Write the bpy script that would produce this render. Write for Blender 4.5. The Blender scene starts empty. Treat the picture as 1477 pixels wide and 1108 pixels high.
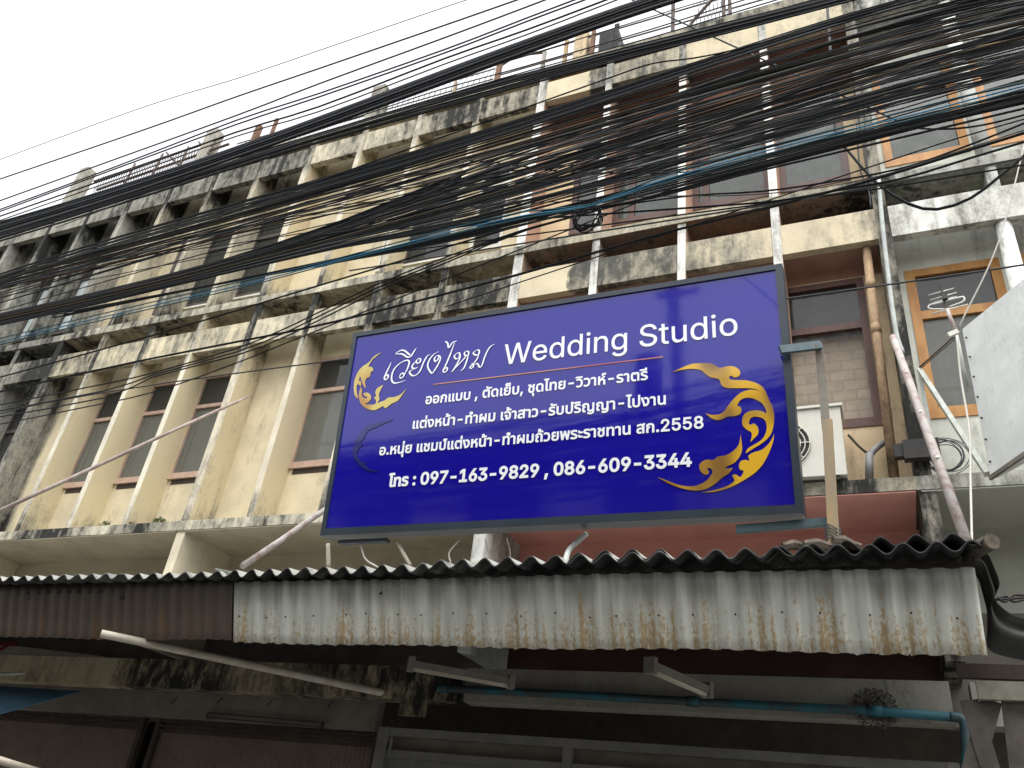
import bpy, math, random, os
import numpy as np
from mathutils import Vector, Matrix, geometry
random.seed(7)
rnd = random.uniform
scene = bpy.context.scene
C = bpy.context.collection

# ------------------------------------------------------------------ camera, sky, sun, exposure
F_PX = 1161.26                                     # focal length in pixels of the 1477 px wide photo
RC = np.array([[0.9145267247390831, 0.3881288584660748, 0.11400376732295701],
               [-0.1119839801070938, 0.5137122678862194, -0.8506228859033662],
               [-0.3887164235498408, 0.7651507662212846, 0.5132678121737246]])
CP = np.array([3.618734, -6.737964, 1.55])
cd = bpy.data.cameras.new('camera'); cam = bpy.data.objects.new('camera', cd); C.objects.link(cam)
cd.sensor_width = 36.0; cd.lens = 36.0*F_PX/1477.0; cd.clip_start = 0.05; cd.clip_end = 500
m4 = Matrix.Identity(4)
for r in range(3):
    m4[r][0] = RC[0][r]; m4[r][1] = -RC[1][r]; m4[r][2] = -RC[2][r]; m4[r][3] = CP[r]
cam.matrix_world = m4
scene.camera = cam

SUN_EL, SUN_AZ = math.radians(68), math.radians(150)      # azimuth measured from +Y, clockwise
world = bpy.data.worlds.new('World'); scene.world = world; world.use_nodes = True
wn = world.node_tree.nodes; wl = world.node_tree.links
bg = wn['Background']
sky = wn.new('ShaderNodeTexSky'); sky.sky_type = 'NISHITA'; sky.sun_disc = False
sky.sun_elevation = SUN_EL; sky.sun_rotation = SUN_AZ; sky.dust_density = 4.0; sky.air_density = 1.5
hs = wn.new('ShaderNodeHueSaturation'); hs.inputs['Saturation'].default_value = 0.12
wl.new(sky.outputs[0], hs.inputs['Color']); wl.new(hs.outputs[0], bg.inputs['Color'])
bg.inputs['Strength'].default_value = 0.15
sd = bpy.data.lights.new('sun', 'SUN'); so = bpy.data.objects.new('sun', sd); C.objects.link(so)
sd.energy = 0.5; sd.angle = math.radians(50); sd.color = (1, 0.96, 0.9)
sdir = Vector((math.sin(SUN_AZ)*math.cos(SUN_EL), math.cos(SUN_AZ)*math.cos(SUN_EL), math.sin(SUN_EL)))
so.rotation_euler = sdir.to_track_quat('Z', 'Y').to_euler(); so.location = (0, -20, 30)
scene.view_settings.view_transform = 'Standard'; scene.view_settings.look = 'None'
scene.view_settings.exposure = 1.37; scene.view_settings.gamma = 1.0
scene.cycles.max_bounces = 8

def at(u, v, Y=None, Z=None, X=None):
    """point of the place seen at pixel (u, v) of the 1477x1108 photo on the plane y=Y, z=Z or x=X"""
    d = RC.T @ np.array([u-738.5, v-554.0, F_PX])
    t = (Y-CP[1])/d[1] if Y is not None else ((Z-CP[2])/d[2] if Z is not None else (X-CP[0])/d[0])
    return Vector(CP+t*d)

# ------------------------------------------------------------------ materials
def newmat(name):
    m = bpy.data.materials.new(name); m.use_nodes = True
    return m, m.node_tree.nodes, m.node_tree.links, m.node_tree.nodes['Principled BSDF']
def math_(n, l, op, a, b=None, clamp=False):
    x = n.new('ShaderNodeMath'); x.operation = op; x.use_clamp = clamp
    for i, q in enumerate((a, b)):
        if q is None: continue
        if isinstance(q, (int, float)): x.inputs[i].default_value = q
        else: l.new(q, x.inputs[i])
    return x.outputs[0]
def maprange(n, l, v, a, b, c=0.0, d=1.0):
    x = n.new('ShaderNodeMapRange'); x.interpolation_type = 'SMOOTHSTEP'
    l.new(v, x.inputs[0])
    for i, q in enumerate((a, b, c, d)): x.inputs[i+1].default_value = q
    return x.outputs[0]
def ramp(n, l, v, stops):
    x = n.new('ShaderNodeValToRGB'); cr = x.color_ramp
    while len(cr.elements) > 1: cr.elements.remove(cr.elements[-1])
    for i, (p, c) in enumerate(stops):
        e = cr.elements[0] if i == 0 else cr.elements.new(p)
        e.position = p; e.color = (c, c, c, 1) if isinstance(c, (int, float)) else (*c, 1)
    l.new(v, x.inputs[0]); return x.outputs[0]
def mixc(n, l, f, a, b):
    x = n.new('ShaderNodeMix'); x.data_type = 'RGBA'
    if isinstance(f, (int, float)): x.inputs[0].default_value = f
    else: l.new(f, x.inputs[0])
    for i, q in ((6, a), (7, b)):
        if isinstance(q, tuple): x.inputs[i].default_value = (*q, 1)
        else: l.new(q, x.inputs[i])
    return x.outputs[2]
def noise(n, l, vec, scale, detail=4, rough=0.5):
    x = n.new('ShaderNodeTexNoise'); x.inputs['Scale'].default_value = scale
    x.inputs['Detail'].default_value = detail; x.inputs['Roughness'].default_value = rough
    l.new(vec, x.inputs['Vector']); return x.outputs['Fac']
def wpos(n, l, scale=(1, 1, 1), off=(0, 0, 0)):
    g = n.new('ShaderNodeNewGeometry'); mp = n.new('ShaderNodeMapping')
    mp.inputs['Scale'].default_value = scale; mp.inputs['Location'].default_value = off
    l.new(g.outputs['Position'], mp.inputs[0]); return mp.outputs[0]
def bump(n, l, b, h, strength=0.3, dist=0.01):
    x = n.new('ShaderNodeBump'); x.inputs['Strength'].default_value = strength; x.inputs['Distance'].default_value = dist
    l.new(h, x.inputs['Height']); l.new(x.outputs[0], b.inputs['Normal'])

def mould(name, base, amt=0.0, zamt=0.15, seed=0, under=None, side=None, xr=None, x0=0, uth=-0.25, dark=(0.022, 0.022, 0.02),
          grey=(0.16, 0.155, 0.13), rough=0.9):
    """painted or bare concrete with mould: amt = how much of it, zamt = extra below ledges and on their tops,
    under / side = another paint on undersides / flanks, xr = extra mould along a facade (position in a 4 m bay, amount)"""
    m, n, l, b = newmat(name)
    off = (seed*3.7, seed*1.3, seed*2.1)
    n1 = noise(n, l, wpos(n, l, (1.2, 1.2, 0.5), off), 1.3, 6, 0.6)
    n2 = noise(n, l, wpos(n, l, (1, 1, 0.5), off), 9, 8, 0.72)
    n0 = noise(n, l, wpos(n, l, (1, 0.2, 0.35), off), 0.55, 3, 0.6)
    n3 = noise(n, l, wpos(n, l, (11, 11, 0.7), off), 1.0, 5, 0.6)
    v = math_(n, l, 'ADD', math_(n, l, 'MULTIPLY', n1, 0.5), math_(n, l, 'MULTIPLY', n2, 0.45))
    v = math_(n, l, 'ADD', v, math_(n, l, 'MULTIPLY', n3, 0.3))
    v = math_(n, l, 'ADD', math_(n, l, 'ADD', v, -0.625+amt), maprange(n, l, n0, 0.3, 0.7, -0.07, 0.07))
    g = n.new('ShaderNodeNewGeometry'); sp = n.new('ShaderNodeSeparateXYZ'); l.new(g.outputs['Position'], sp.inputs[0])
    if zamt:
        zf = math_(n, l, 'FRACT', math_(n, l, 'DIVIDE', math_(n, l, 'ADD', sp.outputs[2], -4.60), 3.385))
        w = ramp(n, l, zf, [(0.0, 1.0), (0.06, 0.75), (0.16, 0.25), (0.3, 0.05), (0.62, 0.0), (0.75, 0.45), (0.80, 0.85), (1.0, 1.0)])
        v = math_(n, l, 'ADD', v, math_(n, l, 'MULTIPLY', w, zamt))
    if xr:
        xf = math_(n, l, 'DIVIDE', math_(n, l, 'ADD', sp.outputs[0], -x0), 4.0, True)
        xf = math_(n, l, 'ADD', xf, math_(n, l, 'MULTIPLY', math_(n, l, 'ADD', n2, -0.5), 0.06))
        w2 = ramp(n, l, xf, [(p, q*0.5+0.5) for p, q in xr])
        v = math_(n, l, 'ADD', v, math_(n, l, 'MULTIPLY', math_(n, l, 'ADD', w2, -0.5), 2.0))
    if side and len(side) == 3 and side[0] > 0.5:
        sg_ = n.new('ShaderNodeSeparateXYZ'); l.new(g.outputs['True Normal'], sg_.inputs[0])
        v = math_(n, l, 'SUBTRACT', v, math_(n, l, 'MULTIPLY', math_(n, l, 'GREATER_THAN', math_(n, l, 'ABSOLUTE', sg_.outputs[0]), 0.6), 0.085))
    mk = maprange(n, l, v, 0.10, 0.24); gk = maprange(n, l, v, -0.06, 0.16, 0.0, 0.75)
    gn = n.new('ShaderNodeSeparateXYZ'); l.new(g.outputs['True Normal'], gn.inputs[0])
    vary = noise(n, l, wpos(n, l, (1, 1, 1), off), 2.3, 5, 0.6)
    col = mixc(n, l, maprange(n, l, vary, 0.3, 0.7), tuple(c*0.86 for c in base), tuple(min(1, c*1.08) for c in base))
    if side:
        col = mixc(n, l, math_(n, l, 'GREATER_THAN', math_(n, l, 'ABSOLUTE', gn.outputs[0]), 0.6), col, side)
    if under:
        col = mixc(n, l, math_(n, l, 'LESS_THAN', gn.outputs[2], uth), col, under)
    col = mixc(n, l, gk, col, grey)
    col = mixc(n, l, mk, col, dark)
    n4 = noise(n, l, wpos(n, l, (1.6, 1.6, 1), off), 22, 5, 0.7)
    vv = n.new('ShaderNodeHueSaturation'); l.new(col, vv.inputs['Color'])
    l.new(math_(n, l, 'ADD', maprange(n, l, n4, 0.3, 0.7, -0.22, 0.22), maprange(n, l, n1, 0.35, 0.65, 0.86, 1.12)), vv.inputs['Value'])
    l.new(mixc(n, l, maprange(n, l, gk, 0.0, 0.5, 0.12, 1.0), col, vv.outputs[0]), b.inputs['Base Color']); b.inputs['Roughness'].default_value = rough
    b.inputs['Specular IOR Level'].default_value = 0.25
    bump(n, l, b, n2, 0.35, 0.012)
    return m
def paint(name, col, col2=None, scale=6, rough=0.6, stretch=(1, 1, 1), bumpy=0.15, metal=0.0, spec=0.4, lo=0.35, hi=0.65):
    m, n, l, b = newmat(name)
    f = noise(n, l, wpos(n, l, stretch), scale, 6, 0.65)
    c2 = col2 or tuple(c*0.72 for c in col)
    l.new(mixc(n, l, maprange(n, l, f, lo, hi), col, c2), b.inputs['Base Color'])
    b.inputs['Roughness'].default_value = rough; b.inputs['Metallic'].default_value = metal
    b.inputs['Specular IOR Level'].default_value = spec
    if bumpy: bump(n, l, b, f, bumpy, 0.006)
    return m
CREAM = (0.62, 0.54, 0.37)
M = {}
M['cream_wall'] = mould('cream wall paint', CREAM, -0.11, 0.05, 1, xr=[(0, 0.42), (0.035, 0.28), (0.085, 0.02), (0.13, 0), (1, 0)], x0=-8)
M['lowcol'] = mould('cream column paint', (0.62, 0.56, 0.42), -0.08, 0.0, 29)
M['pink_in_shade'] = paint('pink wall darkened for awning shade', (0.12, 0.068, 0.06), (0.09, 0.052, 0.047), 2.5, 0.9)  # pink wall below the awning, with the shade put into its colour
M['louvre'] = paint('pale louvre glass', (0.50, 0.55, 0.55), (0.38, 0.43, 0.43), 5, 0.3)
M['cream_fin'] = mould('cream fin paint', (0.66, 0.62, 0.50), -0.03, 0.20, 2, side=(0.62, 0.535, 0.35))
M['cream_beam'] = mould('mouldy cream beam', (0.66, 0.58, 0.40), 0.0, 0.10, 3)
M['dirty_beam'] = mould('mouldy beam', (0.60, 0.54, 0.40), 0.0, 0.10, 4, xr=[(0, -0.12), (0.2, 0.0), (0.4, 0.03), (0.5, 0.075), (1, 0.06)], x0=-4)
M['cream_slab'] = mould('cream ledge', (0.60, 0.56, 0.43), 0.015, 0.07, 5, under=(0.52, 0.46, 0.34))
M['dirty_fin'] = mould('dirty cream fin', (0.66, 0.60, 0.47), -0.03, 0.22, 6, side=(0.60, 0.515, 0.345))
M['sooty_fin'] = mould('sooty cream fin', (0.52, 0.47, 0.35), 0.04, 0.22, 27)
M['sooty_wall'] = mould('sooty cream wall', (0.54, 0.465, 0.31), -0.04, 0.16, 28)
M['grey_wall'] = mould('grey mouldy wall', (0.34, 0.33, 0.27), 0.03, 0.08, 7)
M['grey_fin'] = mould('grey mouldy fin', (0.40, 0.39, 0.34), 0.08, 0.14, 8)
M['grey_beam'] = mould('grey mouldy beam', (0.36, 0.345, 0.29), 0.07, 0.08, 9)
M['grey_slab'] = mould('grey mouldy ledge', (0.32, 0.31, 0.27), 0.08, 0.08, 10)
BROWN = (0.26, 0.135, 0.085); PINK = (0.72, 0.36, 0.31)
M['beige_wall'] = mould('beige wall', (0.60, 0.47, 0.30), -0.04, 0.06, 11)
M['brown_wall'] = paint('brown wall paint', BROWN, (0.20, 0.10, 0.065), 2.5, 0.85)
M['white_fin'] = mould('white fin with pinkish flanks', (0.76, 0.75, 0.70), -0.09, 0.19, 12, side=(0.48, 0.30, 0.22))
M['pink_beam'] = mould('grey and cream stained beam', (0.62, 0.54, 0.38), 0.0, 0.03, 13, grey=(0.17, 0.165, 0.14), dark=(0.075, 0.075, 0.065),
                       xr=[(0, -0.10), (0.02, -0.22), (0.17, -0.22), (0.2, 0.15), (0.5, 0.10), (0.68, 0.05), (0.74, -0.04), (1, -0.02)], x0=0)
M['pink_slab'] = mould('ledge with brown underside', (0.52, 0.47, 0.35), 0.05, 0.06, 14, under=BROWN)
M['pink_wall'] = paint('faded pink wall', PINK, (0.65, 0.32, 0.275), 2.2, 0.85)
M['white_wall'] = mould('white wall', (0.60, 0.61, 0.54), -0.05, 0.05, 15)
M['white_beam'] = mould('white mouldy beam', (0.74, 0.74, 0.68), 0.02, 0.07, 16)
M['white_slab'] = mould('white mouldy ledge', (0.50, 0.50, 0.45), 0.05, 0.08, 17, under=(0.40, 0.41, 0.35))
M['white_col'] = mould('white column', (0.74, 0.75, 0.70), -0.05, 0.14, 18)
M['party_dark'] = mould('mould-eaten column', (0.50, 0.45, 0.35), 0.16, 0.05, 19)
M['soffit'] = paint('dusty cream soffit', (0.44, 0.39, 0.29), (0.35, 0.305, 0.225), 1.5, 0.9)
M['soffit_white'] = paint('grey white soffit', (0.52, 0.53, 0.46), (0.43, 0.44, 0.38), 1.5, 0.9)
M['gf_beam'] = mould('stained ground floor beam', (0.42, 0.37, 0.25), 0.08, 0.0, 20, xr=[(0, -0.02), (0.86, -0.06), (0.98, -0.10), (1, 0.10)], x0=-8.2, grey=(0.10, 0.085, 0.06))
M['gf_pale'] = mould('pale ground floor beam', (0.28, 0.27, 0.23), -0.03, 0.0, 21)
M['dark_inside'] = paint('dim interior', (0.07, 0.065, 0.055), (0.05, 0.045, 0.04), 2, 0.95)
M['pink_frame'] = paint('dusty pink window wood', (0.49, 0.36, 0.285), (0.40, 0.275, 0.205), 9, 0.6, (1, 1, 0.3))
M['brown_frame'] = paint('dark brown window wood', (0.10, 0.045, 0.032), (0.07, 0.03, 0.024), 9, 0.5, (1, 1, 0.3))
M['orange_frame'] = paint('orange varnished window wood', (0.50, 0.25, 0.07), (0.38, 0.17, 0.045), 9, 0.5, (1, 1, 0.3))
M['white_frame'] = paint('white window wood', (0.70, 0.69, 0.62), (0.55, 0.53, 0.45), 9, 0.6)
M['dark_frame'] = paint('weathered dark window wood', (0.09, 0.075, 0.06), (0.06, 0.05, 0.045), 9, 0.7)
def glassmat(name, tint, op):
    m, n, l, b = newmat(name)
    b.inputs['Base Color'].default_value = (*tint, 1); b.inputs['Roughness'].default_value = 0.06
    nz = noise(n, l, wpos(n, l), 1.7, 2, 0.5); bump(n, l, b, nz, 0.12, 0.05)
    nz2 = noise(n, l, wpos(n, l), 5, 5, 0.6)
    tr = n.new('ShaderNodeBsdfTransparent'); mx = n.new('ShaderNodeMixShader')
    l.new(maprange(n, l, nz2, 0.3, 0.7, op-0.06, op+0.06), mx.inputs[0]); l.new(tr.outputs[0], mx.inputs[1]); l.new(b.outputs[0], mx.inputs[2])
    l.new(mx.outputs[0], n['Material Output'].inputs[0]); return m
M['glass'] = glassmat('dusty window glass', (0.17, 0.175, 0.155), 0.55)
M['glass_pale'] = glassmat('frosted window glass', (0.075, 0.085, 0.075), 0.85)
M['glass_dark'] = glassmat('dark window glass', (0.05, 0.052, 0.048), 0.65)
M['curtain'] = paint('grey curtain cloth', (0.46, 0.46, 0.41), (0.36, 0.36, 0.32), 5, 0.9, (1, 1, 0.05))
def tiled(name):
    m, n, l, b = newmat(name)
    br = n.new('ShaderNodeTexBrick'); g = n.new('ShaderNodeNewGeometry'); sx = n.new('ShaderNodeSeparateXYZ'); cx = n.new('ShaderNodeCombineXYZ')
    l.new(g.outputs['Position'], sx.inputs[0]); l.new(sx.outputs[0], cx.inputs[0]); l.new(sx.outputs[2], cx.inputs[1]); l.new(cx.outputs[0], br.inputs[0])
    br.inputs['Color1'].default_value = (0.60, 0.50, 0.38, 1); br.inputs['Color2'].default_value = (0.54, 0.43, 0.33, 1); br.inputs['Mortar'].default_value = (0.45, 0.36, 0.28, 1)
    br.inputs['Scale'].default_value = 1.0; br.inputs['Brick Width'].default_value = 0.22; br.inputs['Row Height'].default_value = 0.115; br.inputs['Mortar Size'].default_value = 0.008
    l.new(br.outputs[0], b.inputs['Base Color']); b.inputs['Roughness'].default_value = 0.9; return m
M['blind'] = tiled('checked beige blind')
M['glass_clear'] = glassmat('clear window glass', (0.05, 0.05, 0.045), 0.16)
def cablemat(name, c, r=0.55):
    m, n, l, b = newmat(name); b.inputs['Base Color'].default_value = (*c, 1); b.inputs['Roughness'].default_value = r
    b.inputs['Specular IOR Level'].default_value = 0.35; return m
M['cable'] = cablemat('black cable sheath', (0.022, 0.025, 0.029)); M['cable2'] = cablemat('weathered grey-black cable sheath', (0.055, 0.061, 0.070), 0.5)
M['cable_blue'] = cablemat('blue cable sheath', (0.03, 0.22, 0.40)); M['cable_teal'] = cablemat('teal cable sheath', (0.02, 0.10, 0.13)); M['cable_grey'] = cablemat('pale grey cable sheath', (0.20, 0.20, 0.19), 0.6)
M['cable_red'] = cablemat('faded red cable sheath', (0.22, 0.09, 0.08), 0.6); M['cable_white'] = cablemat('white cord', (0.6, 0.58, 0.52), 0.6)
M['cable_brown'] = cablemat('brown cable sheath', (0.09, 0.06, 0.03), 0.6)

def corrug(name, base, rustc, rustamt, darktop, z0, z1, wl, x0, dirt=(0.05, 0.05, 0.045)):
    """sheet metal with rust runs: rust eats along the ribs from the lower rim, grime lies in the valleys and along the upper rim"""
    m, n, l, b = newmat(name)
    g = n.new('ShaderNodeNewGeometry'); sp = n.new('ShaderNodeSeparateXYZ'); l.new(g.outputs['Position'], sp.inputs[0])
    h = maprange(n, l, sp.outputs[2], z0, z1)
    rib = math_(n, l, 'SINE', math_(n, l, 'MULTIPLY', math_(n, l, 'ADD', sp.outputs[0], -x0+wl*0.12), 2*math.pi/wl))
    st = noise(n, l, wpos(n, l, (7.5, 1, 0.35)), 1.0, 3, 0.6); st2 = noise(n, l, wpos(n, l, (26, 1, 1.6)), 1.0, 5, 0.65)
    fine = noise(n, l, wpos(n, l, (1, 1, 0.5)), 55, 6, 0.75); big = noise(n, l, wpos(n, l, (1, 1, 1)), 1.1, 3, 0.5)
    v = math_(n, l, 'ADD', math_(n, l, 'MULTIPLY', st, 0.50), math_(n, l, 'MULTIPLY', fine, 0.75))
    v = math_(n, l, 'ADD', v, math_(n, l, 'MULTIPLY', st2, 0.30)); v = math_(n, l, 'ADD', v, math_(n, l, 'MULTIPLY', big, 0.30))
    v = math_(n, l, 'SUBTRACT', v, math_(n, l, 'MULTIPLY', math_(n, l, 'ABSOLUTE', rib), 0.09))
    v = math_(n, l, 'SUBTRACT', v, math_(n, l, 'MULTIPLY', h, 0.20)); v = math_(n, l, 'ADD', v, rustamt-0.875)
    rk = maprange(n, l, v, 0.0, 0.16, 0, 0.8)
    vary = mixc(n, l, maprange(n, l, st2, 0.3, 0.7), base, tuple(c*0.82 for c in base))
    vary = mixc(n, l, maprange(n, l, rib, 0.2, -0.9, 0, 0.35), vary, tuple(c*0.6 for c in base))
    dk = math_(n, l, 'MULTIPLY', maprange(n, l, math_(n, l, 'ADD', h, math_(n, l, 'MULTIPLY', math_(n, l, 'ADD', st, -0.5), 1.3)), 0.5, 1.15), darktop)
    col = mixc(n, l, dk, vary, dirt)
    col = mixc(n, l, rk, col, rustc)
    l.new(col, b.inputs['Base Color']); b.inputs['Roughness'].default_value = 0.5
    bump(n, l, b, fine, 0.2, 0.004); return m
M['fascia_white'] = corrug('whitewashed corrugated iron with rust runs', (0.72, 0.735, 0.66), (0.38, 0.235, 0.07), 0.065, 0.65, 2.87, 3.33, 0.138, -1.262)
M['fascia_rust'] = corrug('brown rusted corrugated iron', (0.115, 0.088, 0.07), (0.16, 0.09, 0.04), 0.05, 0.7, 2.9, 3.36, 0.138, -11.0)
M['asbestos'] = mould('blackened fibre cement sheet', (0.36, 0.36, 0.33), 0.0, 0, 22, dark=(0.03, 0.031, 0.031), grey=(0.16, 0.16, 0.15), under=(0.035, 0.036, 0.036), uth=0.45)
M['black_sheet'] = paint('sooty sheet', (0.03, 0.031, 0.03), (0.05, 0.05, 0.046), 5, 0.85)
M['timber'] = paint('weathered bare timber', (0.42, 0.30, 0.15), (0.30, 0.25, 0.18), 7, 0.85, (1, 1, 0.12))
M['timber_grey'] = paint('grey old timber', (0.26, 0.24, 0.20), (0.15, 0.13, 0.11), 8, 0.9, (0.3, 0.3, 0.3))
M['timber_dark'] = paint('dark rafters', (0.06, 0.045, 0.035), (0.04, 0.03, 0.025), 8, 0.9)
M['dust'] = paint('grey brown dust felt', (0.10, 0.09, 0.075), (0.06, 0.055, 0.045), 14, 0.95)
M['brace_white'] = paint('grubby whitewashed board', (0.30, 0.285, 0.235), (0.20, 0.19, 0.155), 6, 0.85)
M['brace_grey'] = paint('dark old boards', (0.13, 0.115, 0.10), (0.08, 0.07, 0.06), 6, 0.9)
M['offcut'] = paint('sodden old wood', (0.16, 0.13, 0.10), (0.06, 0.05, 0.04), 14, 0.9)
M['timber_white'] = paint('whitewashed timber', (0.52, 0.50, 0.42), (0.35, 0.33, 0.27), 6, 0.85)
M['pole_pink'] = paint('peeling pink and white pole', (0.42, 0.39, 0.37), (0.30, 0.215, 0.20), 16, 0.8, (1, 1, 0.6), lo=0.42, hi=0.66)
M['pole_grey'] = paint('mauve grey iron pipe', (0.36, 0.30, 0.27), (0.22, 0.17, 0.15), 8, 0.65)
M['pvc_white'] = paint('grubby white plastic pipe', (0.62, 0.58, 0.49), (0.45, 0.40, 0.32), 4, 0.5)
M['pvc_blue'] = paint('dusty blue plastic pipe', (0.015, 0.11, 0.145), (0.04, 0.055, 0.058), 3, 0.6, lo=0.42, hi=0.6)
M['pvc_brown'] = mould('stained beige drain pipe', (0.44, 0.31, 0.19), 0.05, 0.10, 23, dark=(0.06, 0.045, 0.035), grey=(0.26, 0.17, 0.11))
M['pvc_grey'] = paint('grey plastic pipe', (0.26, 0.26, 0.26), (0.18, 0.18, 0.18), 6, 0.55)
M['pvc_pale'] = paint('pale green grey plastic pipe', (0.50, 0.54, 0.51), (0.38, 0.41, 0.39), 6, 0.55)
M['steel_teal'] = paint('teal grey painted steel', (0.07, 0.12, 0.135), (0.05, 0.085, 0.10), 8, 0.5)
M['alu_dark'] = paint('dark slate sign casing', (0.034, 0.047, 0.062), (0.026, 0.037, 0.05), 5, 0.35)
M['steel_pale'] = paint('pale painted angle iron', (0.52, 0.55, 0.50), (0.36, 0.38, 0.34), 8, 0.6)
M['panel_white'] = mould('weathered pale sheet', (0.78, 0.81, 0.79), -0.02, 0, 24, grey=(0.45, 0.47, 0.46), dark=(0.28, 0.30, 0.29))
M['ac_white'] = paint('off white enamel', (0.62, 0.61, 0.54), (0.54, 0.52, 0.45), 2, 0.4)
M['black_iron'] = paint('black iron', (0.02, 0.02, 0.02), (0.035, 0.025, 0.02), 8, 0.6)
M['rail_iron'] = paint('brown grey iron', (0.10, 0.075, 0.065), (0.07, 0.05, 0.042), 8, 0.8)
M['rust_iron'] = paint('rusty iron', (0.20, 0.10, 0.055), (0.11, 0.06, 0.04), 8, 0.8)
M['aerial'] = paint('aluminium rod', (0.62, 0.62, 0.58), (0.48, 0.48, 0.45), 8, 0.4, metal=0.3)
M['leaf'] = paint('small green leaves', (0.06, 0.11, 0.025), (0.10, 0.13, 0.05), 15, 0.6)
M['dry'] = paint('dry stems', (0.14, 0.11, 0.06), (0.10, 0.08, 0.045), 15, 0.8)
M['shutter_brown'] = paint('brown enamelled roller shutter', (0.165, 0.125, 0.10), (0.13, 0.095, 0.075), 3, 0.6)
M['gate_grey'] = paint('grey painted gate', (0.19, 0.19, 0.17), (0.14, 0.14, 0.125), 3, 0.6)
M['lintel_grey'] = paint('grey plaster lintel', (0.19, 0.17, 0.145), (0.14, 0.125, 0.105), 2.5, 0.85)
M['tarp_blue'] = paint('faded blue canvas', (0.06, 0.14, 0.21), (0.05, 0.11, 0.17), 3, 0.8)
M['red'] = paint('faded red paint', (0.40, 0.03, 0.035), (0.3, 0.02, 0.025), 5, 0.6)
M['wall_stand_in'] = paint('cream stand-in panel', (0.66, 0.62, 0.52), (0.55, 0.50, 0.42), 4, 0.7)
M['lamp_grey'] = paint('grubby lamp housing', (0.24, 0.23, 0.20), (0.17, 0.16, 0.13), 6, 0.6)
M['stub'] = mould('mouldy concrete stub', (0.42, 0.40, 0.34), 0.04, 0, 25)
M['asphalt'] = paint('asphalt', (0.05, 0.05, 0.05), (0.04, 0.04, 0.04), 9, 0.9)
M['pave'] = paint('grimy concrete paving', (0.21, 0.205, 0.19), (0.17, 0.165, 0.155), 2, 0.9)
M['across'] = mould('pale cream facade', (0.62, 0.58, 0.50), 0.0, 0.1, 26)

def gloss_ink(name, c1, c2=None, scale=3.0):
    m, n, l, b = newmat(name)
    if c2:
        f = noise(n, l, wpos(n, l, (1.0, 1.0, 0.55)), scale, 1, 0.4); l.new(mixc(n, l, maprange(n, l, f, 0.38, 0.62), c1, c2), b.inputs['Base Color'])
    else: b.inputs['Base Color'].default_value = (*c1, 1)
    b.inputs['Roughness'].default_value = 0.07; b.inputs['Specular IOR Level'].default_value = 0.5; return m
def panelmat():
    m, n, l, b = newmat('glossy royal blue print')
    f = noise(n, l, wpos(n, l), 0.8, 2, 0.5)
    l.new(mixc(n, l, maprange(n, l, f, 0.3, 0.7), (0.009, 0.006, 0.285), (0.008, 0.005, 0.26)), b.inputs['Base Color'])
    b.inputs['Roughness'].default_value = 0.07; b.inputs['Specular IOR Level'].default_value = 0.55
    dr = noise(n, l, wpos(n, l), 90, 3, 0.6)
    l.new(maprange(n, l, dr, 0.60, 0.72, 0.06, 0.28), b.inputs['Roughness'])
    bump(n, l, b, noise(n, l, wpos(n, l), 1.6, 3, 0.5), 0.10, 0.02); return m
M['panel_blue'] = panelmat()
M['ink_white'] = gloss_ink('white vinyl lettering', (0.90, 0.92, 0.95))
M['ink_gold'] = gloss_ink('gold print', (0.72, 0.42, 0.03), (0.24, 0.13, 0.035), 3.4)
M['ink_pale'] = gloss_ink('pale gold print', (0.62, 0.50, 0.14), (0.45, 0.22, 0.05), 4.5)
M['ink_grey'] = gloss_ink('dark blue grey print', (0.010, 0.010, 0.15), (0.018, 0.022, 0.13), 4.0)
M['ink_line'] = gloss_ink('orange pink print', (0.60, 0.28, 0.18), (0.50, 0.12, 0.16), 1.2)

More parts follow.
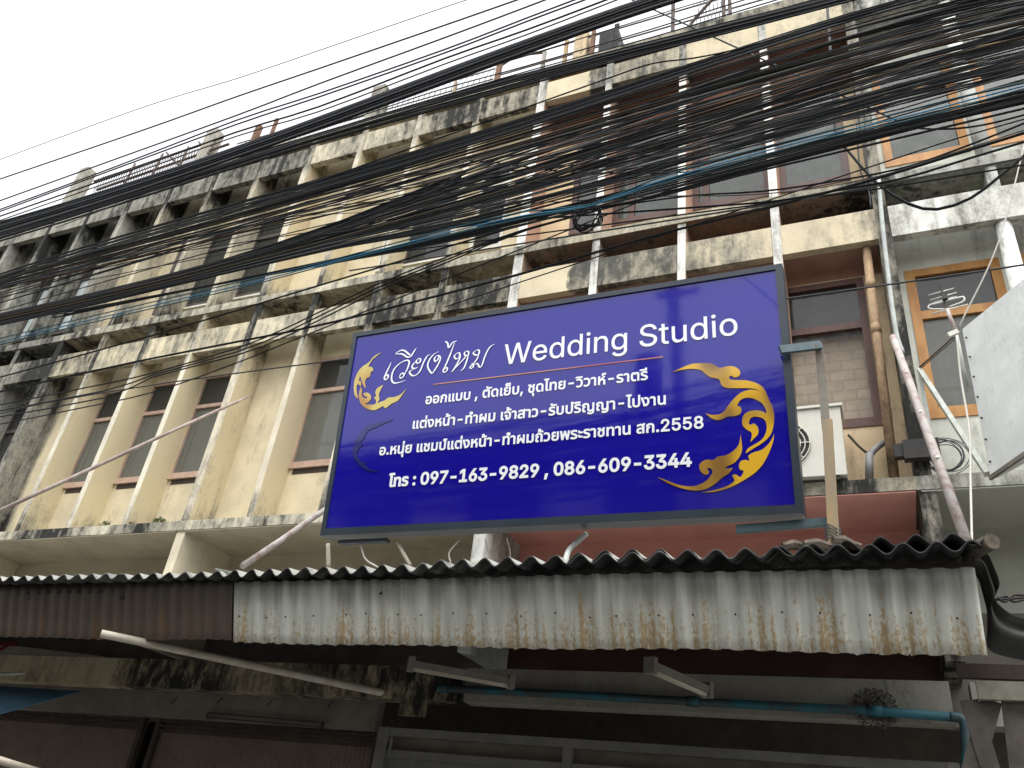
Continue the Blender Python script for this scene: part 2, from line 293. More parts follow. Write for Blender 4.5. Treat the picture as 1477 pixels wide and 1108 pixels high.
# ------------------------------------------------------------------ mesh helpers
class MB:
    def __init__(s): s.v = []; s.f = []; s.sm = []
    def add(s, vs, fs, smooth=False):
        o = len(s.v); s.v += [Vector(p) for p in vs]; s.f += [tuple(i+o for i in f) for f in fs]; s.sm += [smooth]*len(fs); return s
    def box(s, x0, x1, y0, y1, z0, z1):
        return s.add([(x, y, z) for z in (z0, z1) for y in (y0, y1) for x in (x0, x1)],
                     [(0, 2, 3, 1), (4, 5, 7, 6), (0, 1, 5, 4), (2, 6, 7, 3), (0, 4, 6, 2), (1, 3, 7, 5)])
    def bar(s, a, b, w, h=None, up=(0, 0, 1)):
        a, b = Vector(a), Vector(b); d = (b-a).normalized(); h = h or w; up = Vector(up)
        if abs(d.dot(up)) > 0.98: up = Vector((0, 1, 0))
        x = d.cross(up).normalized(); y = x.cross(d)
        vs = [p+x*(sx*w/2)+y*(sy*h/2) for p in (a, b) for sx, sy in ((-1, -1), (1, -1), (1, 1), (-1, 1))]
        return s.add(vs, [(3, 2, 1, 0), (4, 5, 6, 7), (0, 1, 5, 4), (1, 2, 6, 5), (2, 3, 7, 6), (3, 0, 4, 7)])
    def tube(s, pts, r, n=6, caps=True, closed=False, smooth=True):
        pts = [Vector(p) for p in pts]; k = len(pts); rr = r if isinstance(r, (list, tuple)) else [r]*k
        vs = []; x = None
        for i, p in enumerate(pts):
            d = (pts[(i+1) % k]-pts[i-1]) if closed else (pts[min(i+1, k-1)]-pts[max(i-1, 0)])
            d.normalize()
            if x is None: x = d.cross(Vector((0.31, 0.2, 1))).normalized()
            x = (x-d*x.dot(d)).normalized(); y = d.cross(x)
            vs += [p+(x*math.cos(2*math.pi*j/n)+y*math.sin(2*math.pi*j/n))*rr[i] for j in range(n)]
        fs = [(i*n+j, i*n+(j+1) % n, ((i+1) % k)*n+(j+1) % n, ((i+1) % k)*n+j) for i in range(k if closed else k-1) for j in range(n)]
        s.add(vs, fs, smooth)
        if caps and not closed:
            o = len(s.v)-k*n
            s.f += [tuple(o+j for j in reversed(range(n))), tuple(o+(k-1)*n+j for j in range(n))]; s.sm += [False, False]
        return s
    def sheet(s, fn, nu, nv, th=None, smooth=True):
        """grid fn(i/nu, j/nv); th = thickness vector"""
        vs = [Vector(fn(i/nu, j/nv)) for j in range(nv+1) for i in range(nu+1)]
        q = lambda i, j: j*(nu+1)+i
        fs = [(q(i, j), q(i+1, j), q(i+1, j+1), q(i, j+1)) for j in range(nv) for i in range(nu)]
        if th is None: return s.add(vs, fs, smooth)
        th = Vector(th); k = len(vs); vs2 = vs+[p+th for p in vs]
        fs2 = fs+[tuple(a+k for a in reversed(f)) for f in fs]
        for i in range(nu):
            fs2.append((q(i+1, 0), q(i, 0), q(i, 0)+k, q(i+1, 0)+k)); fs2.append((q(i, nv), q(i+1, nv), q(i+1, nv)+k, q(i, nv)+k))
        for j in range(nv):
            fs2.append((q(0, j), q(0, j+1), q(0, j+1)+k, q(0, j)+k)); fs2.append((q(nu, j+1), q(nu, j), q(nu, j)+k, q(nu, j+1)+k))
        return s.add(vs2, fs2, smooth)
    def build(s, name, mat, parent=None, origin=None):
        me = bpy.data.meshes.new(name)
        if parent is not None:
            q = parent; org = Vector((0, 0, 0))
            while q is not None: org = org+q.location; q = q.parent
        else:
            if origin is None:
                xs = [p.x for p in s.v]; ys = [p.y for p in s.v]; zs = [p.z for p in s.v]
                origin = ((min(xs)+max(xs))/2, (min(ys)+max(ys))/2, min(zs))
            org = Vector(origin)
        me.from_pydata([p-org for p in s.v], [], s.f); me.polygons.foreach_set('use_smooth', s.sm)
        me.materials.append(M[mat] if isinstance(mat, str) else mat); me.update()
        o = bpy.data.objects.new(name, me); C.objects.link(o)
        if parent is None: o.location = org
        else: o.parent = parent
        return o
def tag(o, label=None, cat=None, group=None, kind=None):
    if label: o['label'] = label
    if cat: o['category'] = cat
    if group: o['group'] = group
    if kind: o['kind'] = kind
    return o
def thing(name, loc, label, cat, group=None):
    o = bpy.data.objects.new(name, None); C.objects.link(o); o.location = loc; o.empty_display_size = 0.2
    return tag(o, label, cat, group)
def smooth_path(pts, n=40):
    """Catmull-Rom through pts"""
    P = [Vector(p) for p in pts]
    if len(P) < 3: return [P[0].lerp(P[-1], i/n) for i in range(n+1)]
    P = [2*P[0]-P[1]]+P+[2*P[-1]-P[-2]]; out = []
    seg = len(P)-3; per = max(2, n//seg)
    for i in range(seg):
        a, b, c, d = P[i:i+4]
        for k in range(per):
            t = k/per
            out.append(0.5*((2*b)+(c-a)*t+(2*a-5*b+4*c-d)*t*t+(3*b-a-3*c+d)*t**3))
    out.append(P[-2]); return out

# ------------------------------------------------------------------ ground
g = MB().add([(-250, -250, 0), (250, -250, 0), (250, 250, 0), (-250, 250, 0)], [(0, 1, 2, 3)]).build('ground', 'pave'); tag(g, kind='structure')
g = MB().add([(-120, -11.5, 0.004), (120, -11.5, 0.004), (120, -3.2, 0.004), (-120, -3.2, 0.004)], [(0, 1, 2, 3)]).build('road', 'asphalt'); tag(g, kind='structure')
g = MB().box(-120, 120, -3.2, 1.3, 0.0, 0.13).build('pavement', 'pave'); tag(g, kind='structure')

# ------------------------------------------------------------------ shophouse row
W = 0.38
Z1, Z2, Z3 = 4.67, 8.065, 11.42
STOREYS = [(4.67, 7.945, 7.258, 7.655), (8.065, 11.28, 10.71, 11.11)]     # floor, ceiling, beam bottom, beam top

def wall_with_openings(x0, x1, z0, z1, y0, y1, ops):
    mb = MB(); xs = sorted({x0, x1, *[v for o in ops for v in o[:2]]}); 
    for a, b in zip(xs, xs[1:]):
        cuts = sorted([(o[2], o[3]) for o in ops if o[0] <= a+1e-6 and o[1] >= b-1e-6]); z = z0
        for c0, c1 in cuts:
            if c0 > z: mb.box(a, b, y0, y1, z, c0)
            z = max(z, c1)
        if z < z1: mb.box(a, b, y0, y1, z, z1)
    return mb
def window(par, x0, x1, z0, z1, trans, frame, glass, cur=None, mull=(), fw=0.05, sill=None, stile=None, up_glass=None):
    st = fw if stile is None else stile
    mb = MB(); ya, yb = W-0.012, W+0.06
    mb.box(x0, x1, ya, yb, z0, z0+fw*1.3); mb.box(x0, x1, ya, yb, z1-fw, z1)
    mb.box(x0, x0+st, ya, yb, z0+fw*1.3, z1-fw); mb.box(x1-st, x1, ya, yb, z0+fw*1.3, z1-fw)
    if trans: mb.box(x0+st, x1-st, ya+0.003, yb, trans-fw*0.5, trans+fw*0.6)
    for m_ in mull: mb.box(m_-fw*0.5, m_+fw*0.5, ya+0.006, yb-0.003, z0+fw*1.3, (trans-fw*0.5) if trans else z1-fw)
    w = mb.build('window', frame, par)
    top = (trans-fw*0.5) if trans else z1-fw
    MB().box(x0+st, x1-st, W+0.02, W+0.028, z0+fw*1.3, top).build('pane', glass, w)
    if trans: MB().box(x0+st, x1-st, W+0.021, W+0.029, trans+fw*0.6, z1-fw).build('pane', up_glass or glass, w)
    if cur:
        a = rnd(0, 6)
        if cur == 'blind': MB().box(x0, x1, W+0.13, W+0.135, z0, top+0.02).build('blind', 'blind', w)
        else:
            k = int((x1-x0)*40)
            MB().sheet(lambda s, t: (x0-0.02+s*(x1-x0+0.04), W+0.17+0.03*math.sin(s*k*0.9+a+math.sin(t*2+a)*0.6), z0-0.02+t*(top-z0+0.05)), k*2, 4).build('curtain', cur, w)
    if frame == 'pink_frame':
        MB().box(x0+0.06, x1-0.02, W-0.004, W+0.01, z0-0.105, z0-0.036).build('vent_slot', 'timber_dark', w)
    if sill: MB().box(x0-0.01, x1, W-0.035, W+0.02, z0-0.032, z0-0.002).build('sill', sill, w)
    return w

def shophouse(x0, label, st):
    x1 = x0+4
    root = thing('shophouse', (x0+2, 1.5, 0), label, 'building', 'row of shophouses')
    S = lambda k: st[k]
    # slabs and ledges
    for i, (zb, zt) in enumerate(((4.55, Z1), (7.945, Z2), (11.28, Z3))):
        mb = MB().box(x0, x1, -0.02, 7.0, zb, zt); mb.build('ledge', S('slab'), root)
    # party walls, back wall, so that the rooms are dark rooms
    MB().box(x0+0.01, x0+0.05, W+0.12, 7, 4.67, 7.945).box(x0+0.01, x0+0.05, W+0.12, 7, 8.065, 11.28).box(x1-0.05, x1-0.01, W+0.12, 7, 4.67, 7.945).box(x1-0.05, x1-0.01, W+0.12, 7, 8.065, 11.28)\
        .box(x0+0.05, x1-0.05, 4.0, 4.1, 4.67, 7.945).box(x0+0.05, x1-0.05, 4.0, 4.1, 8.065, 11.28).build('room_wall', 'dark_inside', root)
    MB().box(x0, x1, 7.0, 7.2, 0, 11.42).build('back_wall', 'lintel_grey', root)
    for i, (f, c, bb, bt) in enumerate(STOREYS):
        wins = S('win')[i]
        ops = [(a, b, z0, z1) for (a, b, z0, z1, *_r) in wins]
        split = S('split')[i]
        if split:
            wall_with_openings(x0, x1, f, split, W, W+0.12, [(a, b, z0, min(z1, split)) for a, b, z0, z1 in ops]).build('wall', S('wall'), root)
            wall_with_openings(x0, x1, split, c, W, W+0.12, [(a, b, max(z0, split), z1) for a, b, z0, z1 in ops if z1 > split+0.01]).build('upper_wall', S('upper'), root)
        else: wall_with_openings(x0, x1, f, c, W, W+0.12, ops).build('wall', st.get('wall2', S('wall')) if i else S('wall'), root)
        for a, b, z0, z1, kw in wins:
            window(root, a, b, z0, z1, **kw)
        # fins
        wid = []
        for k in range(4):
            fx = x0+k; w = 0.12 if k == 0 else 0.09
            if S('round') and k: 
                ro = 0.075
                mb = MB(); mb.tube([(fx+0.07, 0.1, f-0.01), (fx+0.07, 0.1, bb+0.01)], [ro, ro*0.97], 20, True)
                mb.build('column', S('fin'), root); MB().box(fx+0.02, fx+0.12, 0.012, W, bt-0.01, c+0.01).build('fin', S('fin'), root); wid.append((fx, 0.0)); continue
            zb = f-0.01
            if S('stub') and i == 0 and k: zb = 6.3
            mat = S('party') if (k == 0 and S('party')) else (st.get('fin2', S('fin')) if i else S('fin'))
            j = rnd(-0.004, 0.004)
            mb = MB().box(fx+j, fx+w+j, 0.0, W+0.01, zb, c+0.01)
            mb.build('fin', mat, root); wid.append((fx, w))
        # beam pieces between the fins
        mb = MB()
        for k in range(4):
            a = wid[k][0]+wid[k][1]+0.002; b = x0+k+1-0.002 if not (S('round') and k < 3) else x0+k+1
            mb.box(a, b, 0.004+0.002*(k % 2), 0.10, bb, bt)
        mb.build('beam', S('beam')[i], root)
    # upper rim of the roof and ground floor shell
    MB().box(x0, x1, 0.02, 0.14, Z3-0.005, Z3+0.07).build('parapet', S('slab'), root)
    MB().box(x0, x1, 0.85, 1.0, 3.8, 4.56).build('mezzanine_wall', S('low'), root)
    MB().box(x0, x1, 0.853, 1.0, 2.9, 3.8).build('shade_toned_wall', S('low2'), root)  # same wall continued, its darker colour imitates the awning's shade
    MB().box(x0, x1, 1.302, 1.44, 0.0, 2.6).build('inner_wall', 'dark_inside', root)
    MB().box(x0+0.02, x1-0.02, -0.012, 0.86, 4.535, 4.546).build('soffit', S('low'), root)
    MB().box(x0, x0+0.13, 0.0, 0.845, 3.2, 4.534).build('column', S('lowcol'), root)
    MB().box(x0+0.131, x1-0.001, 0.004, 0.20, 2.77, 3.06).build('ground_floor_beam', S('gfb'), root)
    return root

def wk(trans, frame, glass, **k): d = dict(trans=trans, frame=frame, glass=glass); d.update(k); return d
def r1(a, b, frame='pink_frame', glass='glass', cur='curtain'): return (a, b, 5.49, 7.10, wk(6.58, frame, glass, cur=cur, stile=0.02, sill=frame, up_glass='glass_dark'))
def r2(a, b, frame='white_frame', glass='glass_dark', cur=None, z0=8.50): return (a, b, z0, 10.12, wk(9.70, 'dark_frame' if frame == 'white_frame' else frame, glass, cur=cur, stile=0.02, sill=frame))
base = dict(upper='brown_wall', split=(None, None), round=False, stub=False, party=None, lowcol='lowcol', gfb='gf_beam', low2='lintel_grey')
grey = dict(base, wall='grey_wall', fin='grey_fin', beam=('grey_beam', 'grey_beam'), slab='grey_slab', low='soffit')
def gwin(x): return [[(x+k+0.1, x+k+1, 5.49, 7.1, wk(6.58, 'dark_frame', 'glass_dark', stile=0.02)) for k in (1, 2, 3)],
                     [(x+k+(0.1 if k > 1 else 0.35), x+k+1, 8.5, 10.12, wk(9.7, 'dark_frame', 'louvre' if k > 1 else 'glass_dark', stile=0.03, sill='dark_frame', up_glass='glass_dark')) for k in (1, 2, 3)]]
shophouse(-16, 'dark grey mouldy shophouse at the far left end of the row', dict(grey, win=gwin(-16)))
shophouse(-12, 'grey mould-blackened shophouse beside the cream ones', dict(grey, win=gwin(-12)))
shophouse(-8, 'cream shophouse with mouldy fins, left of the blue sign', dict(base, wall='cream_wall', fin='cream_fin', fin2='sooty_fin', wall2='sooty_wall', beam=('cream_beam', 'grey_beam'), slab='cream_slab', low='soffit',
    party='grey_fin',
    win=[[r1(-6.92, -6.0), r1(-5.91, -5.0), r1(-4.91, -4.0)],
         [(-6.62, -6.0, 8.5, 10.12, wk(9.7, 'dark_frame', 'glass_dark', stile=0.08)), r2(-5.91, -5.0), r2(-4.91, -4.0)]]))
shophouse(-4, 'cream shophouse with a sooty upper floor, partly behind the blue sign', dict(base, wall='cream_wall', fin='dirty_fin', beam=('dirty_beam', 'dirty_beam'), slab='cream_slab', low='soffit',
    win=[[r1(-2.91, -2.0), r1(-1.91, -1.0), r1(-0.91, 0.0)],
         [(-2.35, -2.0, 8.5, 10.12, wk(9.7, 'white_frame', 'glass_dark', stile=0.03, sill='white_frame')), r2(-1.91, -1.0), (-0.91, -0.42, 8.5, 10.12, wk(9.7, 'white_frame', 'glass_dark', sill='white_frame'))]]))
bw = lambda a, b, m: (a, b, 8.47, 10.12, wk(9.75, 'brown_frame', 'glass_pale', cur=None, mull=m, fw=0.075))
shophouse(0, 'brown and beige shophouse with white fins behind the blue sign', dict(base, wall='beige_wall', upper='brown_wall', split=(7.12, 10.13), fin='white_fin', beam=('pink_beam', 'pink_beam'), slab='pink_slab',
    low='pink_wall', stub=True, lowcol='white_col', gfb='gf_pale', low2='pink_in_shade',
    win=[[(0.4, 1.9, 5.42, 7.10, wk(6.52, 'brown_frame', 'glass_clear', cur='blind', mull=(1.15,), fw=0.07, up_glass='glass_dark')), (2.3, 3.82, 5.38, 7.10, wk(6.52, 'brown_frame', 'glass_clear', cur='blind', mull=(3.02,), fw=0.07, up_glass='glass_dark'))],
         [bw(0.52, 0.99, ()), bw(1.09, 1.99, (1.33,)), bw(2.09, 2.99, (2.25,)), bw(3.09, 3.84, ())]]))
ow = lambda a, b, f: (a, b, 5.40 if f == 0 else 8.55, 7.09 if f == 0 else 10.15, wk(6.53 if f == 0 else 9.68, 'orange_frame', 'glass' if f == 0 else 'glass_pale', cur='curtain', fw=0.085, up_glass='glass_dark'))
shophouse(4, 'white shophouse with orange window frames at the right end', dict(base, wall='white_wall', fin='white_col', beam=('white_beam', 'white_beam'), slab='white_slab', low='soffit_white', round=True, party='party_dark',
    lowcol='party_dark', gfb='gf_pale', win=[[ow(4.2, 5.02, 0), ow(5.2, 6.0, 0), ow(6.2, 7.0, 0)], [ow(4.2, 5.02, 1), ow(5.2, 6.0, 1), ow(6.2, 7.0, 1)]]))

# shophouses across the street (behind the photographer, seen only as a reflection)
root = thing('shophouse', (0, -19, 0), 'long pale terrace across the street mirrored in the blue sign', 'building')
mb = MB()
for k in range(-9, 10): mb.box(k*4, k*4+1.2, -15.6, -15.3, 0, 8.3)
mb.box(-40, 40, -22, -15.6, 0, 8.3).build('wall', 'across', root)
mb = MB()
for k in range(-10, 10):
    for z in (1.0, 5.0): mb.box(k*4+1.5, k*4+3.6, -15.62, -15.55, z, z+1.8)
mb.build('window', 'glass_dark', root)
MB().box(-40, 40, -15.58, -14.2, 3.4, 3.55).build('canopy', 'across', root)

r_ = thing('power_pole', (0.1, -12.6, 0), 'concrete power pole across the street mirrored in the sign', 'pole')
MB().tube([(0.1, -12.6, 0), (0.1, -12.6, 10.8)], [.19, .13], 12).build('shaft', 'stub', r_)
MB().bar((-0.3, -12.6, 10.5), (0.7, -12.6, 10.5), .1, .12).build('crossarm', 'stub', r_)
MB().tube([(-0.5, -12.45, 8.0), (-0.5, -12.45, 9.0)], .3, 16).build('transformer', 'pvc_grey', r_)

# ------------------------------------------------------------------ things on the facade
def pipe(name, pts, r, mat, label, cat, n=12, joints=(), group=None):
    path = smooth_path(pts, 24) if len(pts) > 2 else [Vector(p) for p in pts]
    root = thing(name, path[-1], label, cat, group)
    MB().tube(path, r, n).build('pipe', mat, root)
    for t in joints:
        i = min(len(path)-2, int(t*(len(path)-1))); a = Vector(pts[0]).lerp(Vector(pts[-1]), t); d = (path[i+1]-path[i]).normalized()
        MB().tube([a-d*0.05, a+d*0.05], r*1.09, n).build('collar', mat, root)
    return root
pipe('drain_pipe', [at(1248, 345, Y=.12), at(1290, 690, Y=.12)], 0.042, 'pvc_brown', 'stained beige drain pipe with joints in the brown corner', 'pipe', joints=(0.42, 0.22))
pipe('drain_pipe', [at(1267, 255, Y=-.05), at(1275, 345, Y=-.05), at(1291, 470, Y=-.05), at(1302, 510, Y=-.05)], 0.021, 'pvc_pale', 'thin pale pipe running down the mouldy party column', 'pipe')
r_ = thing('waste_pipe', at(1252, 690, Y=.2), 'grey forked pipe below the dark window, right of the air conditioner', 'pipe')
MB().tube([at(1254, 692, Y=.2), at(1254, 655, Y=.2)], 0.035, 12).build('pipe', 'pvc_grey', r_)
MB().tube(smooth_path([at(1254, 658, Y=.2), at(1262, 648, Y=.22), at(1275, 639, Y=.3)], 10), 0.028, 10).build('branch', 'pvc_grey', r_)
MB().tube(smooth_path([at(1254, 656, Y=.2), at(1240, 645, Y=.22), at(1224, 628, Y=.3)], 10), 0.012, 8).build('hose', 'timber_dark', r_)

# air conditioner on the ledge right of the sign
a0 = Vector((2.72, -0.10, Z1)); r_ = thing('air_conditioner', (3.1, 0.05, Z1), 'white air conditioner unit on the ledge right of the sign', 'air conditioner')
MB().box(2.72, 3.48, -0.08, 0.22, Z1+0.03, 5.36).build('casing', 'ac_white', r_)
MB().box(2.70, 3.50, -0.10, 0.24, 5.36, 5.385).build('lid', 'ac_white', r_)
MB().box(2.78, 2.86, -0.07, 0.2, Z1-0.005, Z1+0.03).box(3.34, 3.42, -0.07, 0.2, Z1-0.005, Z1+0.03).build('foot', 'black_iron', r_)
mb = MB()
for rr in (0.05, 0.09, 0.13, 0.17, 0.21): mb.tube([(3.0+rr*math.cos(q*math.pi/14), -0.10, 5.02+rr*math.sin(q*math.pi/14)) for q in range(28)], 0.006, 5, closed=True)
for q in range(8): mb.bar((3.0, -0.10, 5.02), (3.0+0.21*math.cos(q*math.pi/4), -0.10, 5.02+0.21*math.sin(q*math.pi/4)), 0.008)
mb.build('grille', 'ac_white', r_)
MB().tube([(3.0, -0.082, 5.02), (3.0, -0.086, 5.02)], 0.215, 28).build('fan_opening', 'black_iron', r_)

# black clamp block on the party column
r_ = MB().box(3.93, 4.2, -0.10, -0.01, 4.80, 4.97).box(3.86, 4.0, -0.08, -0.005, 4.83, 4.95).build('clamp_block', 'black_iron'); tag(r_, 'black clamp block strapped round the mouldy column', 'bracket')

# long poles
def pole(name, a, b, r, mat, label, flat=False, bolts=0, cat='pole'):
    a, b = Vector(a), Vector(b); root = thing(name, b, label, cat); d = (b-a).normalized()
    MB().tube([a, a.lerp(b, .33)+Vector((0, 0, 0.006)), a.lerp(b, .66)-Vector((0, 0, 0.004)), b], [r*0.93, r, r*1.05, r*1.02], 12).build('shaft', mat, root)
    if flat: MB().bar(a-d*0.12, a+d*0.05, r*2.8, 0.012, (0, -1, 0.4)).build('flattened_end', mat, root)
    for i in range(bolts):
        p = a.lerp(b, 0.25+0.22*i); MB().tube([p+Vector((0, -r*1.25, 0.01)), p+Vector((0, -r*0.8, 0))], 0.012, 8).build('bolt', 'aerial', root)
    return root
pole('strut_pole', at(345, 578, Y=-.02), at(-60, 764, Y=-1.9), 0.021, 'pole_grey', 'slim mauve grey iron pipe slanting across the cream fins', True)
pole('strut_pole', at(500, 715, Y=-.75), at(349, 817, Y=-1.62), 0.027, 'pole_pink', 'peeling pole leaning from the left awning up behind the sign')
pole('strut_pole', at(1288, 486, Y=-.06), at(1394, 780, Y=-1.3), 0.032, 'pole_pink', 'long peeling pink and white pole on the right awning', False, 3)

# ------------------------------------------------------------------ blue sign
SBL, SBR = at(464, 771, Y=-1.5), at(1161, 742, Y=-1.5); STL, STR = at(508.5, 478, Y=-1.745), at(1127.5, 383, Y=-1.745)
sx0, sx1 = (SBL.x+STL.x)/2, (SBR.x+STR.x)/2; sz0 = (SBL.z+SBR.z)/2; sz1 = (STL.z+STR.z)/2
SO = Vector((sx0, -1.5, sz0)); EX = Vector((1, 0, 0)); EU = (Vector((sx0, -1.745, sz1))-SO); SH = EU.length; EU.normalize(); EN = EX.cross(EU); SW = sx1-sx0
def sp(a, b, n=0.0): return SO+EX*a+EU*b+EN*n          # EN points out towards the street
def spx(u, v):                                          # pixel -> local coordinates on the sign's face
    d = Vector(RC.T @ np.array([u-738.5, v-554.0, F_PX])); o = Vector(CP)
    t = (SO-o).dot(EN)/d.dot(EN); p = o+d*t-SO; return p.dot(EX), p.dot(EU)
sign = thing('signboard', sp(SW/2, 0, -0.1), 'large blue lightbox sign with Thai text, Wedding Studio and gold flame ornaments', 'sign')
def sbox(mb, a0, a1, b0, b1, n0, n1):
    vs = [sp(a, b, n) for n in (n0, n1) for b in (b0, b1) for a in (a0, a1)]
    mb.add(vs, [(0, 2, 3, 1), (4, 5, 7, 6), (0, 1, 5, 4), (2, 6, 7, 3), (0, 4, 6, 2), (1, 3, 7, 5)]); return mb
FWd = 0.052; D = 0.17
mb = MB(); sbox(mb, 0, SW, 0, FWd*1.15, -D, 0); sbox(mb, 0, SW, SH-FWd*0.85, SH, -D, 0); sbox(mb, 0, FWd*0.8, FWd*1.15, SH-FWd*0.85, -D, 0); sbox(mb, SW-FWd, SW, FWd*1.15, SH-FWd*0.85, -D, 0)
mb.build('frame', 'alu_dark', sign)
mb = MB(); sbox(mb, 0.02, SW-0.02, 0.02, SH-0.02, -D-0.006, -D+0.02); mb.build('back_plate', 'alu_dark', sign)
mb = MB(); sbox(mb, FWd*0.8, SW-FWd, FWd*1.15, SH-FWd*0.85, -0.03, -0.014); mb.build('panel', 'panel_blue', sign)
PN = -0.011
def to_local(pts): return [spx(u, v) for u, v in pts]
def winding_fill(loops, name, mat, parent, n=PN, th=0.0025):
    """fill closed 2D loops by the non-zero rule (Thai glyph outlines overlap themselves) and lift them off the panel"""
    vs = []; es = []
    for lp in loops:
        o = len(vs); k = len(lp); vs += [Vector(p) for p in lp]; es += [(o+i, o+(i+1) % k) for i in range(k)]
    V, E_, F_, *_ = geometry.delaunay_2d_cdt(vs, es, [], 0, 1e-6)
    A = np.array([[*vs[a]]+[*vs[b]] for a, b in es]); faces = []
    for f in F_:
        cx = sum(V[i][0] for i in f)/len(f); cy = sum(V[i][1] for i in f)/len(f)
        up = (A[:, 1] <= cy) & (A[:, 3] > cy); dn = (A[:, 1] > cy) & (A[:, 3] <= cy)
        side = (A[:, 2]-A[:, 0])*(cy-A[:, 1])-(cx-A[:, 0])*(A[:, 3]-A[:, 1])
        if (up & (side > 0)).sum()-(dn & (side < 0)).sum() != 0: faces.append(tuple(f))
    cnt = {}
    for f in faces:
        for i in range(len(f)): cnt.setdefault(frozenset((f[i], f[(i+1) % len(f)])), []).append((f[i], f[(i+1) % len(f)]))
    k = len(V); ws = [sp(p[0], p[1], n+th) for p in V]+[sp(p[0], p[1], n) for p in V]
    fs = list(faces)+[(b, a, a+k, b+k) for e in cnt.values() if len(e) == 1 for a, b in e]
    return MB().add(ws, fs).build(name, mat, parent)
FONT = FTHAI = None                                   # Blender's own bundled faces
try:
    fd_ = bpy.utils.system_resource('DATAFILES', path='fonts')
    FONT = bpy.data.fonts.load(os.path.join(fd_, 'Inter.woff2')); FTHAI = bpy.data.fonts.load(os.path.join(fd_, 'NotoSansThai-VariableFont_wdth,wght.woff2'))
except Exception: FONT = FTHAI = None
def text_loops(body):
    c = bpy.data.curves.new('t', 'FONT'); c.body = body; c.size = 1; c.resolution_u = 3; c.fill_mode = 'NONE'
    if FONT and FTHAI:
        c.font = FONT; c.font_bold = FTHAI
        for i, ch in enumerate(body): c.body_format[i].use_bold = ord(ch) > 0x0e00
    o = bpy.data.objects.new('t', c); C.objects.link(o); bpy.context.view_layer.update()
    me = o.evaluated_get(bpy.context.evaluated_depsgraph_get()).to_mesh()
    nxt = {e.vertices[0]: e.vertices[1] for e in me.edges}; co = [(v.co.x, v.co.y) for v in me.vertices]; seen = set(); loops = []
    for s in range(len(co)):
        if s in seen or s not in nxt: continue
        lp = []; i = s
        while i not in seen and i in nxt: seen.add(i); lp.append(co[i]); i = nxt[i]
        if len(lp) > 2: loops.append(lp)
    bpy.data.objects.remove(o); bpy.data.curves.remove(c); return loops
def area(lp): return 0.5*sum(lp[i][0]*lp[(i+1) % len(lp)][1]-lp[(i+1) % len(lp)][0]*lp[i][1] for i in range(len(lp)))
def embolden(loops, d):
    big = max(loops, key=lambda l: abs(area(l))); sg = 1 if area(big) > 0 else -1; out = []
    for lp in loops:
        pts = [lp[i] for i in range(len(lp)) if math.hypot(lp[i][0]-lp[i-1][0], lp[i][1]-lp[i-1][1]) > 1e-5]; k = len(pts); q = []
        for i in range(k):
            ax, ay = pts[i-1]; bx, by = pts[i]; cx, cy = pts[(i+1) % k]
            l1 = math.hypot(bx-ax, by-ay) or 1; l2 = math.hypot(cx-bx, cy-by) or 1
            n1 = ((by-ay)/l1, -(bx-ax)/l1); n2 = ((cy-by)/l2, -(cx-bx)/l2)
            mx, my = n1[0]+n2[0], n1[1]+n2[1]; ml = mx*mx+my*my
            s = 2*d*sg/max(ml, 1.0)
            q.append((bx+mx*s, by+my*s))
        out.append(q)
    return out
def text_line(body, L, R, ys, bold, name='lettering'):
    loops = embolden(text_loops(body), bold)
    xa = min(p[0] for l in loops for p in l); xb = max(p[0] for l in loops for p in l)
    (la, lb), (ra, rb) = spx(*L), spx(*R); s = (ra-la)/(xb-xa); sl = (rb-lb)/(ra-la)
    lo = [[(la+(x-xa)*s, lb+(x-xa)*s*sl+y*s*ys) for x, y in l] for l in loops]
    lo.sort(key=lambda l: min(p[0] for p in l)); words = []; end = -1e9       # one part per word
    for l_ in lo:
        if min(p[0] for p in l_) > end+0.13*s: words.append([])
        words[-1].append(l_); end = max(end, max(p[0] for p in l_))
    for w_ in words: winding_fill(w_, name, 'ink_white', sign)
text_line('Wedding Studio', (725.5, 525.5), (1064, 481.5), 1.0, 0.003)
text_line('ออกแบบ , ตัดเย็บ, ชุดไทย-วิวาห์-ราตรี', (612.5, 582.5), (934, 546.5), 1.0, 0.016)
text_line('แต่งหน้า-ทำผม เจ้าสาว-รับปริญญา-ไปงาน', (594, 618), (960, 582), 1.0, 0.016)
text_line('อ.หนุ่ย แชมป์แต่งหน้า-ทำผมถ้วยพระราชทาน สก.2558', (545.7, 656), (1014.6, 616.5), 1.0, 0.018)
text_line('โทร : 097-163-9829 , 086-609-3344', (558.5, 701.5), (997.5, 671.5), 1.0, 0.028)
